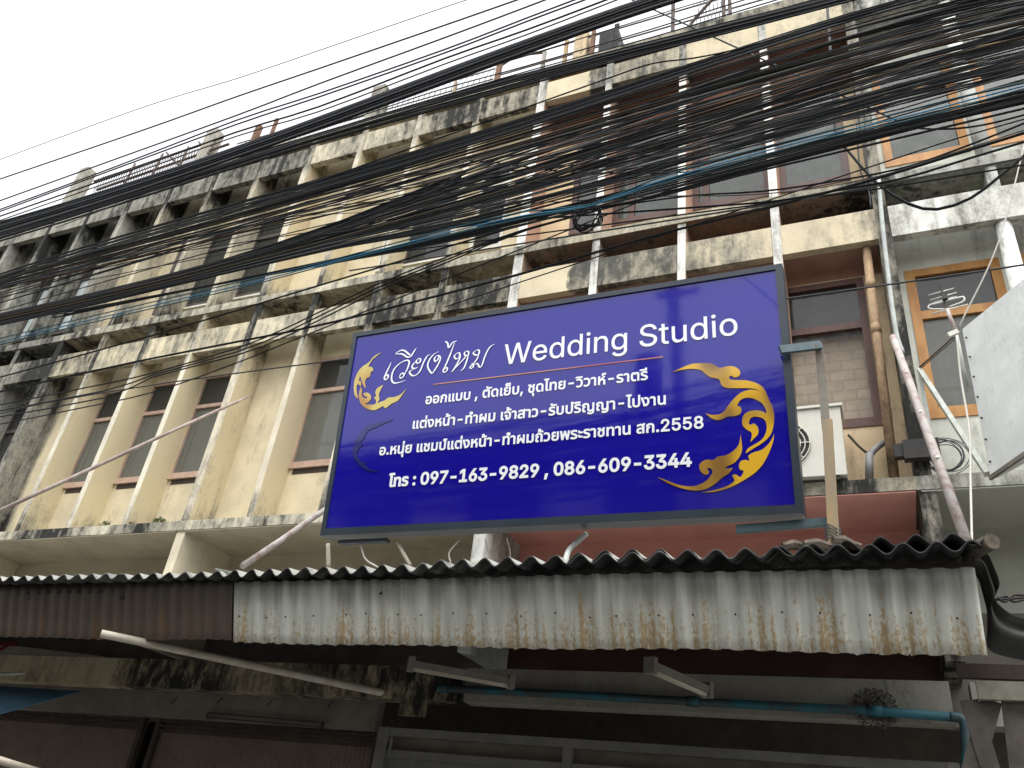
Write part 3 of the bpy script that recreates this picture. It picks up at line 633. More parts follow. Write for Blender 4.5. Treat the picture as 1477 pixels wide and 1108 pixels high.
# script lettering, brush strokes
SCR = [[(195, 345), (165, 410), (130, 480), (112, 530), (125, 552), (150, 535), (158, 500), (142, 492), (132, 512)],
       [(290, 515), (312, 480), (337, 478), (345, 497), (325, 525), (302, 530), (290, 512)], [(335, 520), (360, 470), (388, 415), (408, 345), (392, 322), (350, 328), (280, 370), (220, 440), (197, 520), (207, 575), (240, 592), (300, 580), (360, 560)],
       [(240, 247), (300, 206), (350, 207), (392, 240), (428, 268)], [(245, 247), (325, 248), (380, 282), (425, 276), (460, 222), (490, 177)],
       [(515, 300), (540, 308), (532, 345), (503, 355), (490, 332), (515, 300)], [(490, 332), (452, 372), (442, 410), (480, 417), (510, 400)], [(478, 418), (430, 442), (410, 468), (450, 505), (500, 488), (540, 438), (580, 340), (620, 272), (655, 250)],
       [(735, 265), (760, 272), (745, 315), (717, 335), (706, 300), (735, 265)], [(760, 262), (780, 292), (750, 370), (702, 448), (675, 476), (640, 430), (626, 380), (650, 310), (700, 250), (758, 217)],
       [(830, 95), (862, 120), (876, 172), (920, 112), (975, 92)], [(945, 110), (910, 210), (870, 310), (835, 390), (810, 440), (820, 464), (850, 450), (860, 417), (842, 407), (830, 430)],
       [(970, 237), (1003, 237), (1000, 285), (962, 305), (942, 275), (970, 237)], [(1010, 240), (1005, 300), (960, 388), (930, 438), (905, 460)], [(930, 438), (1000, 362), (1058, 302), (1080, 272)],
       [(1080, 212), (1110, 222), (1105, 260), (1072, 265), (1062, 237), (1080, 212)], [(1112, 250), (1082, 350), (1052, 418), (1015, 448)],
       [(1200, 202), (1235, 204), (1230, 250), (1192, 260), (1167, 237), (1200, 202)], [(1237, 220), (1215, 300), (1160, 370), (1130, 400), (1140, 418), (1166, 398), (1164, 362), (1140, 372)],
       [(1164, 388), (1210, 358), (1240, 402), (1268, 385), (1300, 290), (1340, 200), (1380, 152), (1420, 130)]]
mbs = MB()
for stn, s in enumerate(SCR):
    path = smooth_path([(x, y, 0) for x, y in s], 26); k = len(path); up_ = []; dn_ = []
    for i, p in enumerate(path):
        d = (path[min(i+1, k-1)]-path[max(i-1, 0)]).normalized(); t = i/(k-1)
        w = (4.2+6.2*abs(math.sin(math.atan2(d.y, d.x)+0.55)))*min(1, 0.35+4*t, 0.35+4*(1-t))
        q = Vector((-d.y, d.x, 0))*w; up_.append(p+q); dn_.append(p-q)
    L_ = [sp(*spx(540+p.x/8.2056, 480+p.y/8.2056), PN+0.0025+0.0001*stn) for p in up_]; R_ = [sp(*spx(540+p.x/8.2056, 480+p.y/8.2056), PN+0.0025+0.0001*stn) for p in dn_]
    mbs.add(L_+R_, [(i, i+1, k+i+1, k+i) for i in range(k-1)])
mbs.build('script_lettering', 'ink_white', sign)
ORN = {'a': (940, 500, 5.035, 'ink_gold', [
 [(145,182),(215,150),(290,122),(380,116),(440,122),(490,150),(540,140),(590,140),(630,160),(642,190),(630,212),(600,220),(575,208),(562,215),(570,235),(620,240),(690,242),(760,262),(805,290),(830,330),(850,380),(875,430),(888,490),(885,560),(870,620),(840,665),(790,705),(740,735),(700,760),(680,770),(700,735),(750,705),(800,670),(828,620),(834,570),(820,530),(790,512),(740,505),(712,525),(705,555),(715,565),(740,555),(765,575),(775,610),(765,640),(735,670),(715,688),(725,650),(722,620),(690,600),(660,570),(655,530),(670,490),(710,465),(770,460),(810,470),(832,480),(822,440),(790,400),(740,375),(690,368),(650,380),(625,410),(622,430),(640,432),(650,455),(640,485),(600,502),(550,505),(510,525),(470,530),(430,515),(405,495),(390,482),(430,492),(480,490),(520,470),(550,430),(590,380),(640,335),(700,312),(750,312),(785,322),(740,302),(670,298),(600,298),(540,296),(505,275),(485,232),(430,220),(390,195),(350,165),(290,158),(220,165)],
 [(888,630),(880,690),(850,770),(800,860),(740,920),(680,960),(610,1000),(540,1030),(450,1052),(355,1056),(430,1045),(520,1020),(580,990),(600,965),(583,935),(610,925),(640,945),(665,910),(660,895),(640,890),(632,860),(645,830),(680,820),(710,825),(700,790),(740,765),(800,745),(850,700),(875,660)],
 [(645,635),(650,680),(655,740),(640,790),(600,840),(560,860),(530,880),(560,882),(585,880),(560,915),(510,950),(450,1000),(380,1035),(300,1042),(210,1025),(140,1000),(90,975),(40,945),(110,970),(190,1000),(260,1012),(320,1008),(390,975),(430,930),(440,900),(420,880),(400,885),(415,905),(405,925),(380,925),(355,905),(343,870),(355,840),(395,818),(445,820),(480,795),(540,785),(590,755),(630,710)]]),
 'b': (490, 480, 5.0375, 'ink_pale', [
 [(300,142),(250,165),(205,215),(165,240),(130,280),(105,340),(98,400),(105,450),(128,475),(120,430),(118,390),(130,370),(150,385),(150,350),(135,345),(145,315),(155,345),(165,375),(185,400),(180,360),(190,330),(215,315),(220,285),(240,270),(228,245),(205,245),(225,205),(260,170)],
 [(150,388),(135,440),(140,490),(165,530),(210,555),(250,560),(285,545),(310,530),(330,545),(370,515),(420,490),(450,450),(480,405),(440,445),(390,465),(350,468),(320,490),(290,500),(270,510),(285,480),(280,450),(295,410),(310,378),(270,400),(255,430),(262,460),(245,465),(260,490),(255,515),(220,520),(180,515),(200,505),(222,480),(220,450),(195,432),(165,440),(180,460),(195,462),(190,475),(170,470),(155,450),(158,420)]]),
 'c': (490, 480, 5.0375, 'ink_grey', [
 [(385,630),(330,640),(260,650),(190,680),(130,740),(95,820),(95,880),(115,930),(160,980),(220,1005),(285,1000),(220,990),(180,960),(190,940),(150,930),(120,880),(140,830),(165,815),(150,790),(175,760),(200,710),(250,690),(310,660)]])}
for k_, (ox, oy, s_, mt, polys) in ORN.items():
    lp = []
    for q in polys:
        sm = smooth_path([(x, y, 0) for x, y in q+[q[0]]], len(q)*3)[:-1]
        lo = [spx(ox+p.x/s_, oy+p.y/s_) for p in sm]
        if area(lo) < 0: lo = lo[::-1]
        lp.append(lo)
    winding_fill(lp, 'ornament', mt, sign)
a, b = spx(624, 554), spx(956, 514)
winding_fill([[(a[0], a[1]-.004), (b[0], b[1]-.004), (b[0], b[1]+.004), (a[0], a[1]+.004)]], 'underline', 'ink_line', sign)
# brackets and hangers of the sign
mb = MB(); mb.bar(at(1125, 505, Y=-1.72), at(1184, 498, Y=-1.60), 0.03, 0.062); mb.build('bracket', 'steel_teal', sign)
mb = MB(); mb.bar(at(1062, 764, Y=-1.42), at(1210, 752, Y=-1.42), 0.05, 0.05); mb.build('bracket', 'steel_teal', sign)
mb = MB(); mb.bar(at(490, 783, Y=-1.42), at(560, 780, Y=-1.42), 0.05, 0.03); mb.build('bracket', 'alu_dark', sign)
MB().tube([at(1178, 499, Y=-1.66), at(1178, 499, Y=-1.70)], 0.018, 8).build('bolt', 'aerial', sign)

r_ = thing('timber_post', at(1203, 785, Y=-1.5), 'bare timber post holding the right edge of the sign', 'post')
pt = at(1181, 497, Y=-1.56); pm = at(1192, 620, Y=-1.52); pb = at(1203, 786, Y=-1.5)
MB().bar(pt, pm, 0.055, 0.045, (0, 1, 0)).build('upper_length', 'timber_grey', r_)
MB().bar(pm+Vector((0.012, -0.02, 0.06)), pb, 0.066, 0.05, (0, 1, 0)).build('lower_length', 'timber', r_)
mb = MB()
for q in range(5): mb.tube([pb+Vector((0.045*math.cos(w*math.pi/6), 0.04*math.sin(w*math.pi/6), 0.02+q*0.022+0.02*math.sin(w))) for w in range(12)], 0.004, 5, closed=True)
mb.build('wire_binding', 'steel_teal', r_)
# wires and rods hanging below the sign
def rod(u0, v0, y0, u1, v1, y1, r, mat, label, mid=None, name='loose_wire', cat='wire'):
    p = [at(u0, v0, Y=y0)]+([at(mid[0], mid[1], Y=(y0+y1)/2)] if mid else [])+[at(u1, v1, Y=y1)]
    tag(MB().tube(smooth_path(p, 12), r, 8).build(name, mat), label, cat)
rod(520, 782, -1.4, 548, 820, -1.4, .008, 'cable_white', 'short white cord hooked below the left end of the sign', (527, 806))
rod(573, 782, -1.4, 592, 816, -1.4, .015, 'timber_white', 'short pale rod under the sign near its left end', name='support_rod', cat='rod')
rod(662, 780, -1.4, 650, 812, -1.4, .006, 'cable_white', 'white cord curving under the sign beside the white column', (648, 797))
rod(700, 778, -1.3, 712, 812, -1.3, .005, 'cable_white', 'thin white cord in front of the white column end', (704, 795))
rod(731, 777, -1.3, 735, 812, -1.3, .005, 'cable_white', 'thin white cord right of the white column end', (736, 797))
rod(846, 770, -1.3, 815, 812, -1.5, .022, 'pvc_pale', 'grey flexible hose curving under the middle of the sign', (822, 792), 'flexible_hose', 'hose')
rod(473, 785, -1.0, 474, 818, -1.0, .02, 'timber_white', 'white stick standing on the awning below the sign corner', name='support_rod', cat='rod')

# ------------------------------------------------------------------ awnings
def awning(name, x0, x1, label, fmat, amp_f, zt, zb, yt, yb, roofz, seed, wl=0.138, amp_r=0.032):
    rr = random.Random(seed)
    root = thing(name, ((x0+x1)/2, -0.2, 3.3), label, 'awning')
    n = int((x1-x0)/wl*18); jag = [rr.uniform(-0.012, 0.012)*(rr.random() < 0.07) for _ in range(n+1)]; ph = [rr.uniform(-0.10, 0.10) for _ in range(n//18+3)]
    def fas(s, t):
        x = x0+s*(x1-x0); c = (x-x0)/wl; i = int(c); q = c+ph[i]*(1-(c-i))+ph[i+1]*(c-i)
        rid = math.sin(2*math.pi*q); rid = math.copysign(abs(rid)**0.4, rid)
        z = zb+(zt-zb)*t; 
        if t == 0: z += jag[int(s*n)]+0.006*math.sin(x*3.1)
        return (x, yb+(yt-yb)*t+rid*amp_f*(1-0.25*t)+0.012*math.sin(x*1.7+t), z)
    MB().sheet(fas, n, 6, (0, 0.0015, 0)).build('fascia', fmat, root)
    wr = 0.177; nr = int((x1-x0)/wr*10)
    jy = [rr.uniform(-0.03, 0.03) for _ in range(60)]
    def roof(s, t):
        x = x0-0.02+s*(x1-x0+0.06); z = roofz(x)+(t*0.50)+amp_r*math.sin(2*math.pi*x/wr+0.4*math.sin(x*1.3))
        return (x, yt-0.13+jy[int((x-x0)/0.95) % 60]+(1.25-yt+0.13)*t, z)
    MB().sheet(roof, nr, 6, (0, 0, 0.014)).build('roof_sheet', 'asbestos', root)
    k = int((x1-x0)/1.1)
    for i in range(k+1):
        x = x0+0.1+i*(x1-x0-0.2)/k
        MB().bar((x, yt+0.05, roofz(x)-0.09), (x, 1.28, roofz(x)+0.39), 0.05, 0.09).build('rafter', 'timber_dark', root)
    MB().bar((x0, yt+0.07, roofz(x0)-0.055), (x1, yt+0.07, roofz(x1)-0.055), 0.06, 0.045).build('purlin', 'timber_dark', root)
    MB().bar((x0, -0.3, roofz(x0)+0.19), (x1, -0.3, roofz(x1)+0.19), 0.06, 0.045).build('purlin', 'timber_dark', root)
    return root
zl = 3.335
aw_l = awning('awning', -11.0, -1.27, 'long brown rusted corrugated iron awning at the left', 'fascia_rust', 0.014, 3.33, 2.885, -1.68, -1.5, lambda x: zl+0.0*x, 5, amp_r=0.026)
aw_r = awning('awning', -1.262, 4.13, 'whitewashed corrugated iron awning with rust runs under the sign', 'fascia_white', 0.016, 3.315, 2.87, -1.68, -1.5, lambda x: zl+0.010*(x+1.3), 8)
rn = random.Random(3)                                               # roofing nails along the middle of the iron
nail = MB().tube([(0, 0, 0), (0, -.008, 0)], .0065, 7).build('nail', 'black_iron', aw_r)
for q in range(22):
    o_ = nail if q == 0 else nail.copy()
    if q: C.objects.link(o_)
    o_.location = Vector((-1.15+q*.245+rn.uniform(-.05, .05), -1.605+rn.uniform(-.004, .004), 3.06+rn.uniform(-.02, .02)))
# second, upper course of old sheets on the right half, ragged pieces on top
mb = MB(); wr = 0.19
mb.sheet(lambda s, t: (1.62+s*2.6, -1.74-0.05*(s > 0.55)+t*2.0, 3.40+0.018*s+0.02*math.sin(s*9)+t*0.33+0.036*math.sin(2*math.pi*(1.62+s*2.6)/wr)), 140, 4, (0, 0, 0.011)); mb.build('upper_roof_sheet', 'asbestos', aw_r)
def flap(s, t):
    e = [(1404, 788), (1424, 796), (1434, 815), (1442, 842), (1434, 864), (1452, 884), (1480, 894), (1540, 900)]
    f_ = [(1404, 824), (1412, 830), (1418, 850), (1424, 880), (1424, 905), (1430, 935), (1480, 952), (1540, 960)]
    i = min(int(s*7), 6); k = s*7-i; A = smooth_e[min(int(s*(len(smooth_e)-1)), len(smooth_e)-1)]; B = smooth_f[min(int(s*(len(smooth_f)-1)), len(smooth_f)-1)]
    q = A.lerp(B, t); return q+Vector((0, 0.05*math.sin(t*9)+0.03*math.sin(s*7), 0))
E1 = [at(u, v, Y=y) for u, v, y in [(1404, 788, -1.62), (1424, 796, -1.6), (1434, 815, -1.55), (1442, 842, -1.5), (1434, 864, -1.45), (1452, 884, -1.4), (1480, 894, -1.35), (1560, 902, -1.3)]]
E2 = [at(u, v, Y=y) for u, v, y in [(1404, 824, -1.56), (1412, 832, -1.5), (1418, 852, -1.46), (1424, 880, -1.42), (1424, 905, -1.40), (1428, 938, -1.36), (1480, 952, -1.3), (1560, 962, -1.25)]]
smooth_e = smooth_path(E1, 42); smooth_f = smooth_path(E2, 42)
MB().sheet(flap, 42, 8, (0, 0.01, 0)).build('side_flap', 'black_sheet', aw_r)
# things lying on the right awning
for u, v, l_, rz, lb in ((1150, 788, 0.17, 0.3, 'leftmost of three short timber offcuts on the right awning'), (1185, 787, 0.2, 0.15, 'middle of three short timber offcuts on the right awning'), (1222, 784, 0.16, -0.2, 'rightmost of three short timber offcuts, beside the timber post')):
    p = at(u, v, Y=-1.72); mb = MB(); d = Vector((math.cos(rz), 0.5, math.sin(rz)*0.6)).normalized()*l_*0.5
    mb.tube([p-d*1.1, p-d*.3+Vector((0, 0, .012)), p+d*.4-Vector((0, 0, .006)), p+d], [.026, .034, .03, .022], 7, smooth=False); tag(mb.build('timber_offcut', 'offcut'), lb, 'timber', 'timber offcuts on the awning')
p = at(1412, 790, Y=-1.66); tag(MB().tube([p+Vector((-0.05, 0.1, 0.0)), p+Vector((0.06, -0.12, -0.01))], 0.045, 10).build('log', 'offcut'), 'stub of a round log at the right corner of the awning', 'log')
tag(MB().add([at(310, 820, Y=-1.75), at(341, 826, Y=-1.75), at(318, 830, Y=-1.72), at(310, 829, Y=-1.72)]+[p_+Vector((0, 0.01, 0.004)) for p_ in (at(310, 820, Y=-1.75), at(341, 826, Y=-1.75), at(318, 830, Y=-1.72), at(310, 829, Y=-1.72))],
    [(0, 3, 2, 1), (4, 5, 6, 7), (0, 1, 5, 4), (1, 2, 6, 5), (2, 3, 7, 6), (3, 0, 4, 7)]).build('metal_scrap', 'steel_pale'), 'bent scrap of pale sheet metal on the awning', 'scrap')

# ------------------------------------------------------------------ under the awnings
def batten(p0, p1, label):
    a = at(*p0, Z=2.86); b = at(*p1, Z=2.86); r_ = thing('lamp_fitting', a.lerp(b, .5), label, 'lamp', 'lamp fittings under the awning')
    d = (b-a).normalized()
    MB().bar(a, b, 0.075, 0.05).build('housing', 'lamp_grey', r_); MB().bar(a-Vector((0, 0, .035)), b-Vector((0, 0, .035)), 0.03, 0.028).build('tube', 'pvc_white', r_)
    for q, s in ((a, 1), (b, -1)): MB().bar(q-d*0.02*s, q+d*0.03*s, 0.085, 0.11).build('end_cap', 'lamp_grey', r_)
batten((592, 958), (738, 984), 'grey batten lamp fitting under the awning, left of the other')
batten((938, 960), (1020, 996), 'grey batten lamp fitting under the awning, right of the other')
r_ = thing('plastic_pipe', at(150, 917, Y=-1.62), 'white plastic pipe end sticking out under the rusted awning', 'pipe')
MB().tube([at(146, 914, Y=-1.72), at(560, 1001, Y=0.06)], 0.034, 16, caps=False).tube([at(147, 914.3, Y=-1.715), at(560, 1001, Y=0.06)], 0.028, 16).build('pipe', 'pvc_white', r_)
pts = [at(634, 993, Y=-.05), at(800, 1001, Y=-.05), at(1000, 1012, Y=-.05), at(1250, 1025, Y=-.05), at(1370, 1034, Y=-.05)]
r_ = thing('water_pipe', pts[2], 'long blue plastic water pipe along the pale beam', 'pipe')
MB().tube(pts, 0.032, 14).build('pipe', 'pvc_blue', r_)
MB().tube(smooth_path([pts[-1], at(1386, 1037, Y=-.05), at(1392, 1052, Y=-.05), at(1394, 1120, Y=-.05)], 12), 0.033, 12).build('elbow', 'pvc_blue', r_)
for q in (at(640, 993.3, Y=-.05), at(1000, 1012, Y=-.05), at(1262, 1025.7, Y=-.05)):
    MB().tube([q-Vector((0.05, 0, -.001)), q+Vector((0.05, 0, -.001))], 0.039, 14).build('socket', 'pvc_blue', r_)
# lintels, shutters, gate
tag(MB().box(-7.85, -0.93, 0.32, 0.42, 2.53, 2.80).build('lintel', 'lintel_grey'), 'grey plastered lintel over the brown roller shutters', 'lintel')
def shutter(x0, x1, lb):
    r_ = thing('roller_shutter', ((x0+x1)/2, 0.5, 0.13), lb, 'shutter', 'brown roller shutters'); w = 0.052
    n = int((x1-x0)/w*6)
    MB().sheet(lambda s, t: (x0+s*(x1-x0), 0.52+0.010*abs(math.sin(math.pi*(x0+s*(x1-x0))/w)), 0.14+t*2.39), n, 1, smooth=False).build('curtain', 'shutter_brown', r_)
    for z in (2.50, 2.45, 2.40): MB().box(x0, x1, 0.47, 0.50, z, z+0.02).build('rail', 'timber_dark', r_)
    for x in (x0, x1-0.06): MB().box(x, x+0.06, 0.46, 0.52, 0.13, 2.53).build('guide', 'timber_dark', r_)
shutter(-7.83, -4.03, 'brown ribbed folding shutter at the lower left')
shutter(-3.85, -0.95, 'brown ribbed folding shutter beside the grey gate')
r_ = thing('metal_bracket', (-2.6, 0.3, 2.6), 'thin iron bracket bar on the grey lintel', 'bracket')
q0, q1 = at(300, 1028, Y=.28), at(466, 1042, Y=.28)
MB().bar(q0, q1, 0.012).bar(q0-Vector((0, 0, .045)), q1-Vector((0, 0, .045)), 0.012).bar(q0, q0-Vector((0, 0, .06)), .014).bar(q1, q1-Vector((0, 0, .07)), .014).bar(q0-Vector((0, 0, .045)), q0+Vector((0, .04, -.045)), .012).build('bar', 'black_iron', r_)
mb = MB()
for u, v, lb in ((252, 1010, 'left'), (318, 1010, 'second from left'), (390, 1013, 'third from left'), (478, 1014, 'right')):
    p = at(u, v, Y=.30); tag(MB().tube(smooth_path([p+Vector((0, .02, .03)), p, p+Vector((-.02, -.02, -.03)), p+Vector((.012, -.02, -.045))], 12), .005, 6).build('wire_hook', 'black_iron'), f'{lb} one of the four small iron hooks on the grey lintel', 'hook', 'iron hooks on the lintel')
r_ = thing('folding_gate', (1.6, 0.3, 0.13), 'grey framed metal gate under the blue water pipe', 'gate')
zt = 2.56
MB().box(-0.86, 4.0, 0.28, 0.34, zt-0.07, zt).box(-0.86, -0.74, 0.272, 0.348, 0.13, zt).box(1.0, 1.08, 0.276, 0.344, 0.13, zt-0.07).box(3.92, 4.0, 0.272, 0.348, 0.13, zt).build('frame', 'gate_grey', r_)
for z in (2.30, 2.08, 1.8): MB().box(-0.74, 1.0, 0.285, 0.335, z, z+0.07).box(1.08, 3.92, 0.285, 0.335, z, z+0.07).build('rail', 'gate_grey', r_)
MB().box(-0.74, 3.92, 0.325, 0.333, 0.16, 2.36).build('sheet', 'gate_grey', r_)
MB().box(-0.74, 3.92, 0.36, 0.365, 2.36, 2.49).build('upper_panel', 'lintel_grey', r_)
MB().box(-0.70, -0.685, 0.262, 0.284, 2.33, 2.47).build('hinge', 'lamp_grey', r_)
p = at(566, 1036, Y=.25); tag(MB().tube([p, p-Vector((0, 0, .05))], [.006, .016], 8).tube([p+Vector((-.02, 0, .03)), p, p+Vector((.05, 0, -.07))], .003, 5).build('hanging_weight', 'black_iron'), 'small dark hook weight hanging above the gate corner', 'hook')
tag(MB().box(-0.50, -0.22, -0.02, 0.0, 2.62, 3.05).build('brick_pier', 'gf_beam'), 'stained pier between the shutters and the gate', 'pier')
# dirt nest on the pipe
def clump(p, r, n, mat, name, label, cat, sc=(1, 1, 1), leaf=0.02, parent=None):
    mb = MB()
    for _ in range(n):
        d = Vector((rnd(-1, 1)*sc[0], rnd(-1, 1)*sc[1], rnd(-1, 1)*sc[2]))
        if d.length > 1.1: continue
        c = Vector(p)+d*r; a = Vector((rnd(-1, 1), rnd(-1, 1), rnd(-1, 1))).normalized()*leaf; b_ = Vector((rnd(-1, 1), rnd(-1, 1), rnd(-1, 1))).normalized()*leaf*0.6
        mb.add([c-a, c+b_, c+a, c-b_], [(0, 1, 2, 3)])
    return tag(mb.build(name, mat, parent), label, cat)
clump(at(1262, 1022, Y=-.03), 0.14, 1300, 'dust', 'dirt_nest', 'dark dusty nest clinging to the blue pipe', 'nest', (1.3, .2, 1), .011)
tag(MB().add([at(-60, 985, Y=-.6), at(115, 997, Y=-.5), at(-60, 1046, Y=-1.1)]+[q+Vector((0, 0, -.012)) for q in (at(-60, 985, Y=-.6), at(115, 997, Y=-.5), at(-60, 1046, Y=-1.1))], [(0, 2, 1), (3, 4, 5), (0, 1, 4, 3), (1, 2, 5, 4), (2, 0, 3, 5)]).build('canvas_canopy', 'tarp_blue'),
    'faded blue canvas canopy corner at the lower left', 'canopy')
r_ = thing('board', at(60, 940, Y=.3), 'cream stand-in panel with red strokes put in for the lit wall seen under the rusted awning', 'board')  # panel put in for the bright neighbouring wall glimpsed below the awning
MB().add([at(-120, 915, Y=.5), at(150, 947, Y=.5), at(150, 955, Y=.5), at(-120, 955, Y=.5)]+[q+Vector((0, .02, 0)) for q in (at(-120, 915, Y=.5), at(150, 947, Y=.5), at(150, 955, Y=.5), at(-120, 955, Y=.5))], [(0, 3, 2, 1), (4, 5, 6, 7), (0, 1, 5, 4), (1, 2, 6, 5), (3, 0, 4, 7)]).build('panel', 'wall_stand_in', r_)
MB().bar(at(-20, 948, Y=.48), at(20, 926, Y=.48), .04, .006, (0, -1, 0)).bar(at(-20, 928, Y=.475), at(25, 930, Y=.475), .04, .006, (0, -1, 0)).build('red_stroke', 'red', r_)
tag(MB().tube([at(-20, 972, Y=-.3), at(16, 972, Y=-.3)], .018, 10).tube([at(16, 972, Y=-.3), at(37, 971.5, Y=-.3)], [.02, .005], 10).build('plastic_tube', 'pvc_pale'), 'pale blue capped plastic tube end at the left edge', 'tube')
tag(MB().tube([at(-30, 1088, Y=-1.9), at(70, 1118, Y=-1.3)], .03, 12).build('plastic_pipe', 'pvc_white'), 'white pipe end at the bottom left corner', 'pipe')
# right end, under the flap
r_ = thing('timber_support', at(1440, 1000, Y=-1.0), 'whitewashed timber frame at the right end of the awning', 'frame')
MB().bar(at(1409, 996, Y=-1.0), at(1560, 1000, Y=-1.0), 0.04, 0.105).build('crossbar', 'brace_white', r_)
MB().bar(at(1380, 968, Y=-.98), at(1560, 974, Y=-.98), 0.05, 0.085).build('upper_bar', 'timber_dark', r_)
MB().bar(at(1398, 1010, Y=-.97), at(1432, 1120, Y=-.97), 0.02, 0.10, (1, 0, 0)).bar(at(1430, 1010, Y=-.96), at(1400, 1120, Y=-.96), 0.02, 0.11, (1, 0, 0)).bar(at(1462, 1010, Y=-.97), at(1476, 1120, Y=-.97), 0.02, 0.13, (1, 0, 0)).build('brace', 'brace_grey', r_)
mb = MB()
for q in range(3): mb.tube(smooth_path([at(1432+3*q, 868-3*q, Y=-1.3), at(1450, 860+4*q, Y=-1.28), at(1464, 868-5*q, Y=-1.25), at(1500, 856+3*q, Y=-1.2)], 16), .008, 6)
tag(mb.build('wire_twist', 'black_iron'), 'twist of rusty wire beside the awning corner', 'wire')

# ------------------------------------------------------------------ pale panel (back of another sign) and aerial at the right
th = math.radians(-56); PD = Vector((math.cos(th), math.sin(th), 0)); PT = at(1388, 475, Y=-.6); PB = at(1418, 688, Y=-.6); PB.x = PT.x-0.02; PB.y = PT.y
pan = thing('signboard', PB, 'pale blank back of a neighbouring signboard at the right edge', 'sign')
nn = Vector((PD.y, -PD.x, 0)).normalized()*0.06
vs = [PB, PB+PD*1.6, PT+PD*1.6, PT]; vs = vs+[q-nn for q in vs]
MB().add(vs, [(0, 1, 2, 3), (7, 6, 5, 4), (1, 0, 4, 5), (2, 1, 5, 6), (3, 2, 6, 7), (0, 3, 7, 4)]).build('sheet', 'panel_white', pan)
MB().bar(at(1326, 533, Y=-.05), at(1424, 684, Y=-.58), .035, .05, (0, -1, 0)).build('strut', 'steel_pale', pan)
MB().bar(at(1326, 533, Y=-.05), at(1345, 640, Y=-.03), .03, .03).build('strut', 'steel_pale', pan)
MB().bar(at(1428, 690, Y=-.62), at(1500, 640, Y=-1.05), .022, .03).build('stay', 'timber_grey', pan)
MB().tube([at(1324, 532, Y=-.05), at(1380, 482, Y=-.5)], .008, 6).build('stay', 'cable_brown', pan)
MB().tube([at(1330, 530, Y=-.05), at(1382, 485, Y=-.5)], .005, 6).build('stay', 'cable_brown', pan)
mb = MB()
for q in range(7): c = PB.lerp(PT, 0.08+0.14*q)-0.0*nn+PD*0.03+nn*0.0; mb.tube([c-nn*1.1, c+nn*0.2], .007, 6)
mb.build('screw', 'black_iron', pan)
aer = thing('aerial', at(1378, 470, Y=-.5), 'small television aerial above the pale panel', 'aerial')
b0, b1 = at(1366, 446, Y=-.5), at(1397, 565, Y=-.5)
MB().tube([b0, at(1380, 482, Y=-.5)], .016, 10).build('upper_mast', 'pole_pink', aer); MB().tube([at(1379, 480, Y=-.5), b1], .014, 10).build('mast', 'steel_pale', aer)
MB().bar(at(1357, 413, Y=-.5), at(1366, 450, Y=-.5), .016).build('boom', 'black_iron', aer)
for (ua, va, ub, vb) in ((1339, 426, 1376, 416), (1342, 433, 1380, 422), (1345, 437, 1380, 428), (1343, 453, 1396, 439)):
    MB().tube([at(ua, va, Y=-.5), at(ub, vb, Y=-.5)], .006, 6).build('element', 'aerial', aer)
fd = [at(u, v, Y=-.5) for u, v in ((1362, 446), (1345, 446), (1339, 444), (1341, 440), (1350, 438), (1384, 429), (1390, 429), (1391, 433), (1385, 437), (1368, 443))]
MB().tube(smooth_path(fd, 40), .007, 6).build('folded_dipole', 'aerial', aer)
MB().box(b0.x-0.02, b0.x+0.02, -.53, -.49, at(1367, 430, Y=-.5).z-.02, at(1367, 430, Y=-.5).z+.015).build('junction_box', 'black_iron', aer)
MB().bar(at(1368, 484, Y=-.53), at(1382, 478, Y=-.53), .03, .04).build('clamp', 'ac_white', aer)
# coils of spare cable
def coil(c, r, n, label, mat='cable'):
    mb = MB(); c = Vector(c)
    for q in range(n):
        rr = r*rnd(.82, 1.08); o = Vector((rnd(-.1, .1)*r, rnd(-.015, .015), rnd(-.1, .1)*r)); e = rnd(.9, 1.08)
        mb.tube([c+o+Vector((rr*e*math.cos(t*math.pi/14), 0.01*math.sin(t+q), rr*math.sin(t*math.pi/14))) for t in range(28)], .0042, 6, closed=True)
    return tag(mb.build('cable_coil', mat), label, 'cable coil', 'coils of spare cable')
coil(at(1364, 658, Y=.25), .15, 6, 'coil of thin black cable on the white wall by the pale panel', 'cable2')
coil(at(848, 314, Y=-3.8), .078, 5, 'coil of black cable hanging from the cable bundle before a brown window')

# plants on the cream ledge
def plant(p, r, n, label, mat='leaf', tall=0):
    root = thing('wall_plant', p, label, 'plant', 'weeds on the cream ledge')
    mb = MB()
    for _ in range(n):
        d = Vector((rnd(-1, 1)*1.3, rnd(-.5, .5), rnd(0, 1))); 
        if Vector((d.x/1.3, d.y*2, d.z)).length > 1: continue
        c = Vector(p)+d*r; a = Vector((rnd(-1, 1), rnd(-1, .3), rnd(-.6, 1))).normalized()*rnd(.012, .022); b_ = a.cross(Vector((rnd(-1, 1), rnd(-1, 1), rnd(-1, 1)))).normalized()*rnd(.006, .012)
        mb.add([c-a, c+b_, c+a, c-b_], [(0, 1, 2, 3)])
    mb.build('foliage', mat, root); mb = MB()
    for _ in range(7):
        q = Vector(p)+Vector((rnd(-.8, .8)*r, rnd(-.3, .3)*r, 0)); mb.tube([q-Vector((0, 0, .02)), q+Vector((rnd(-.5, .5)*r, 0, rnd(.4, 1)*r))], .003, 5)
    if tall: mb.tube([Vector(p), Vector(p)+Vector((0, 0, tall))], .003, 5)
    mb.build('stem', 'dry', root)
plant((at(228, 752, Y=.04).x, .06, Z1), .10, 260, 'bushy green weed rooted on the cream ledge by the party fin')
plant((at(152, 757, Y=.04).x, .05, Z1), .10, 160, 'sparse grassy weed with a tall dry stalk on the cream ledge', tall=.17)
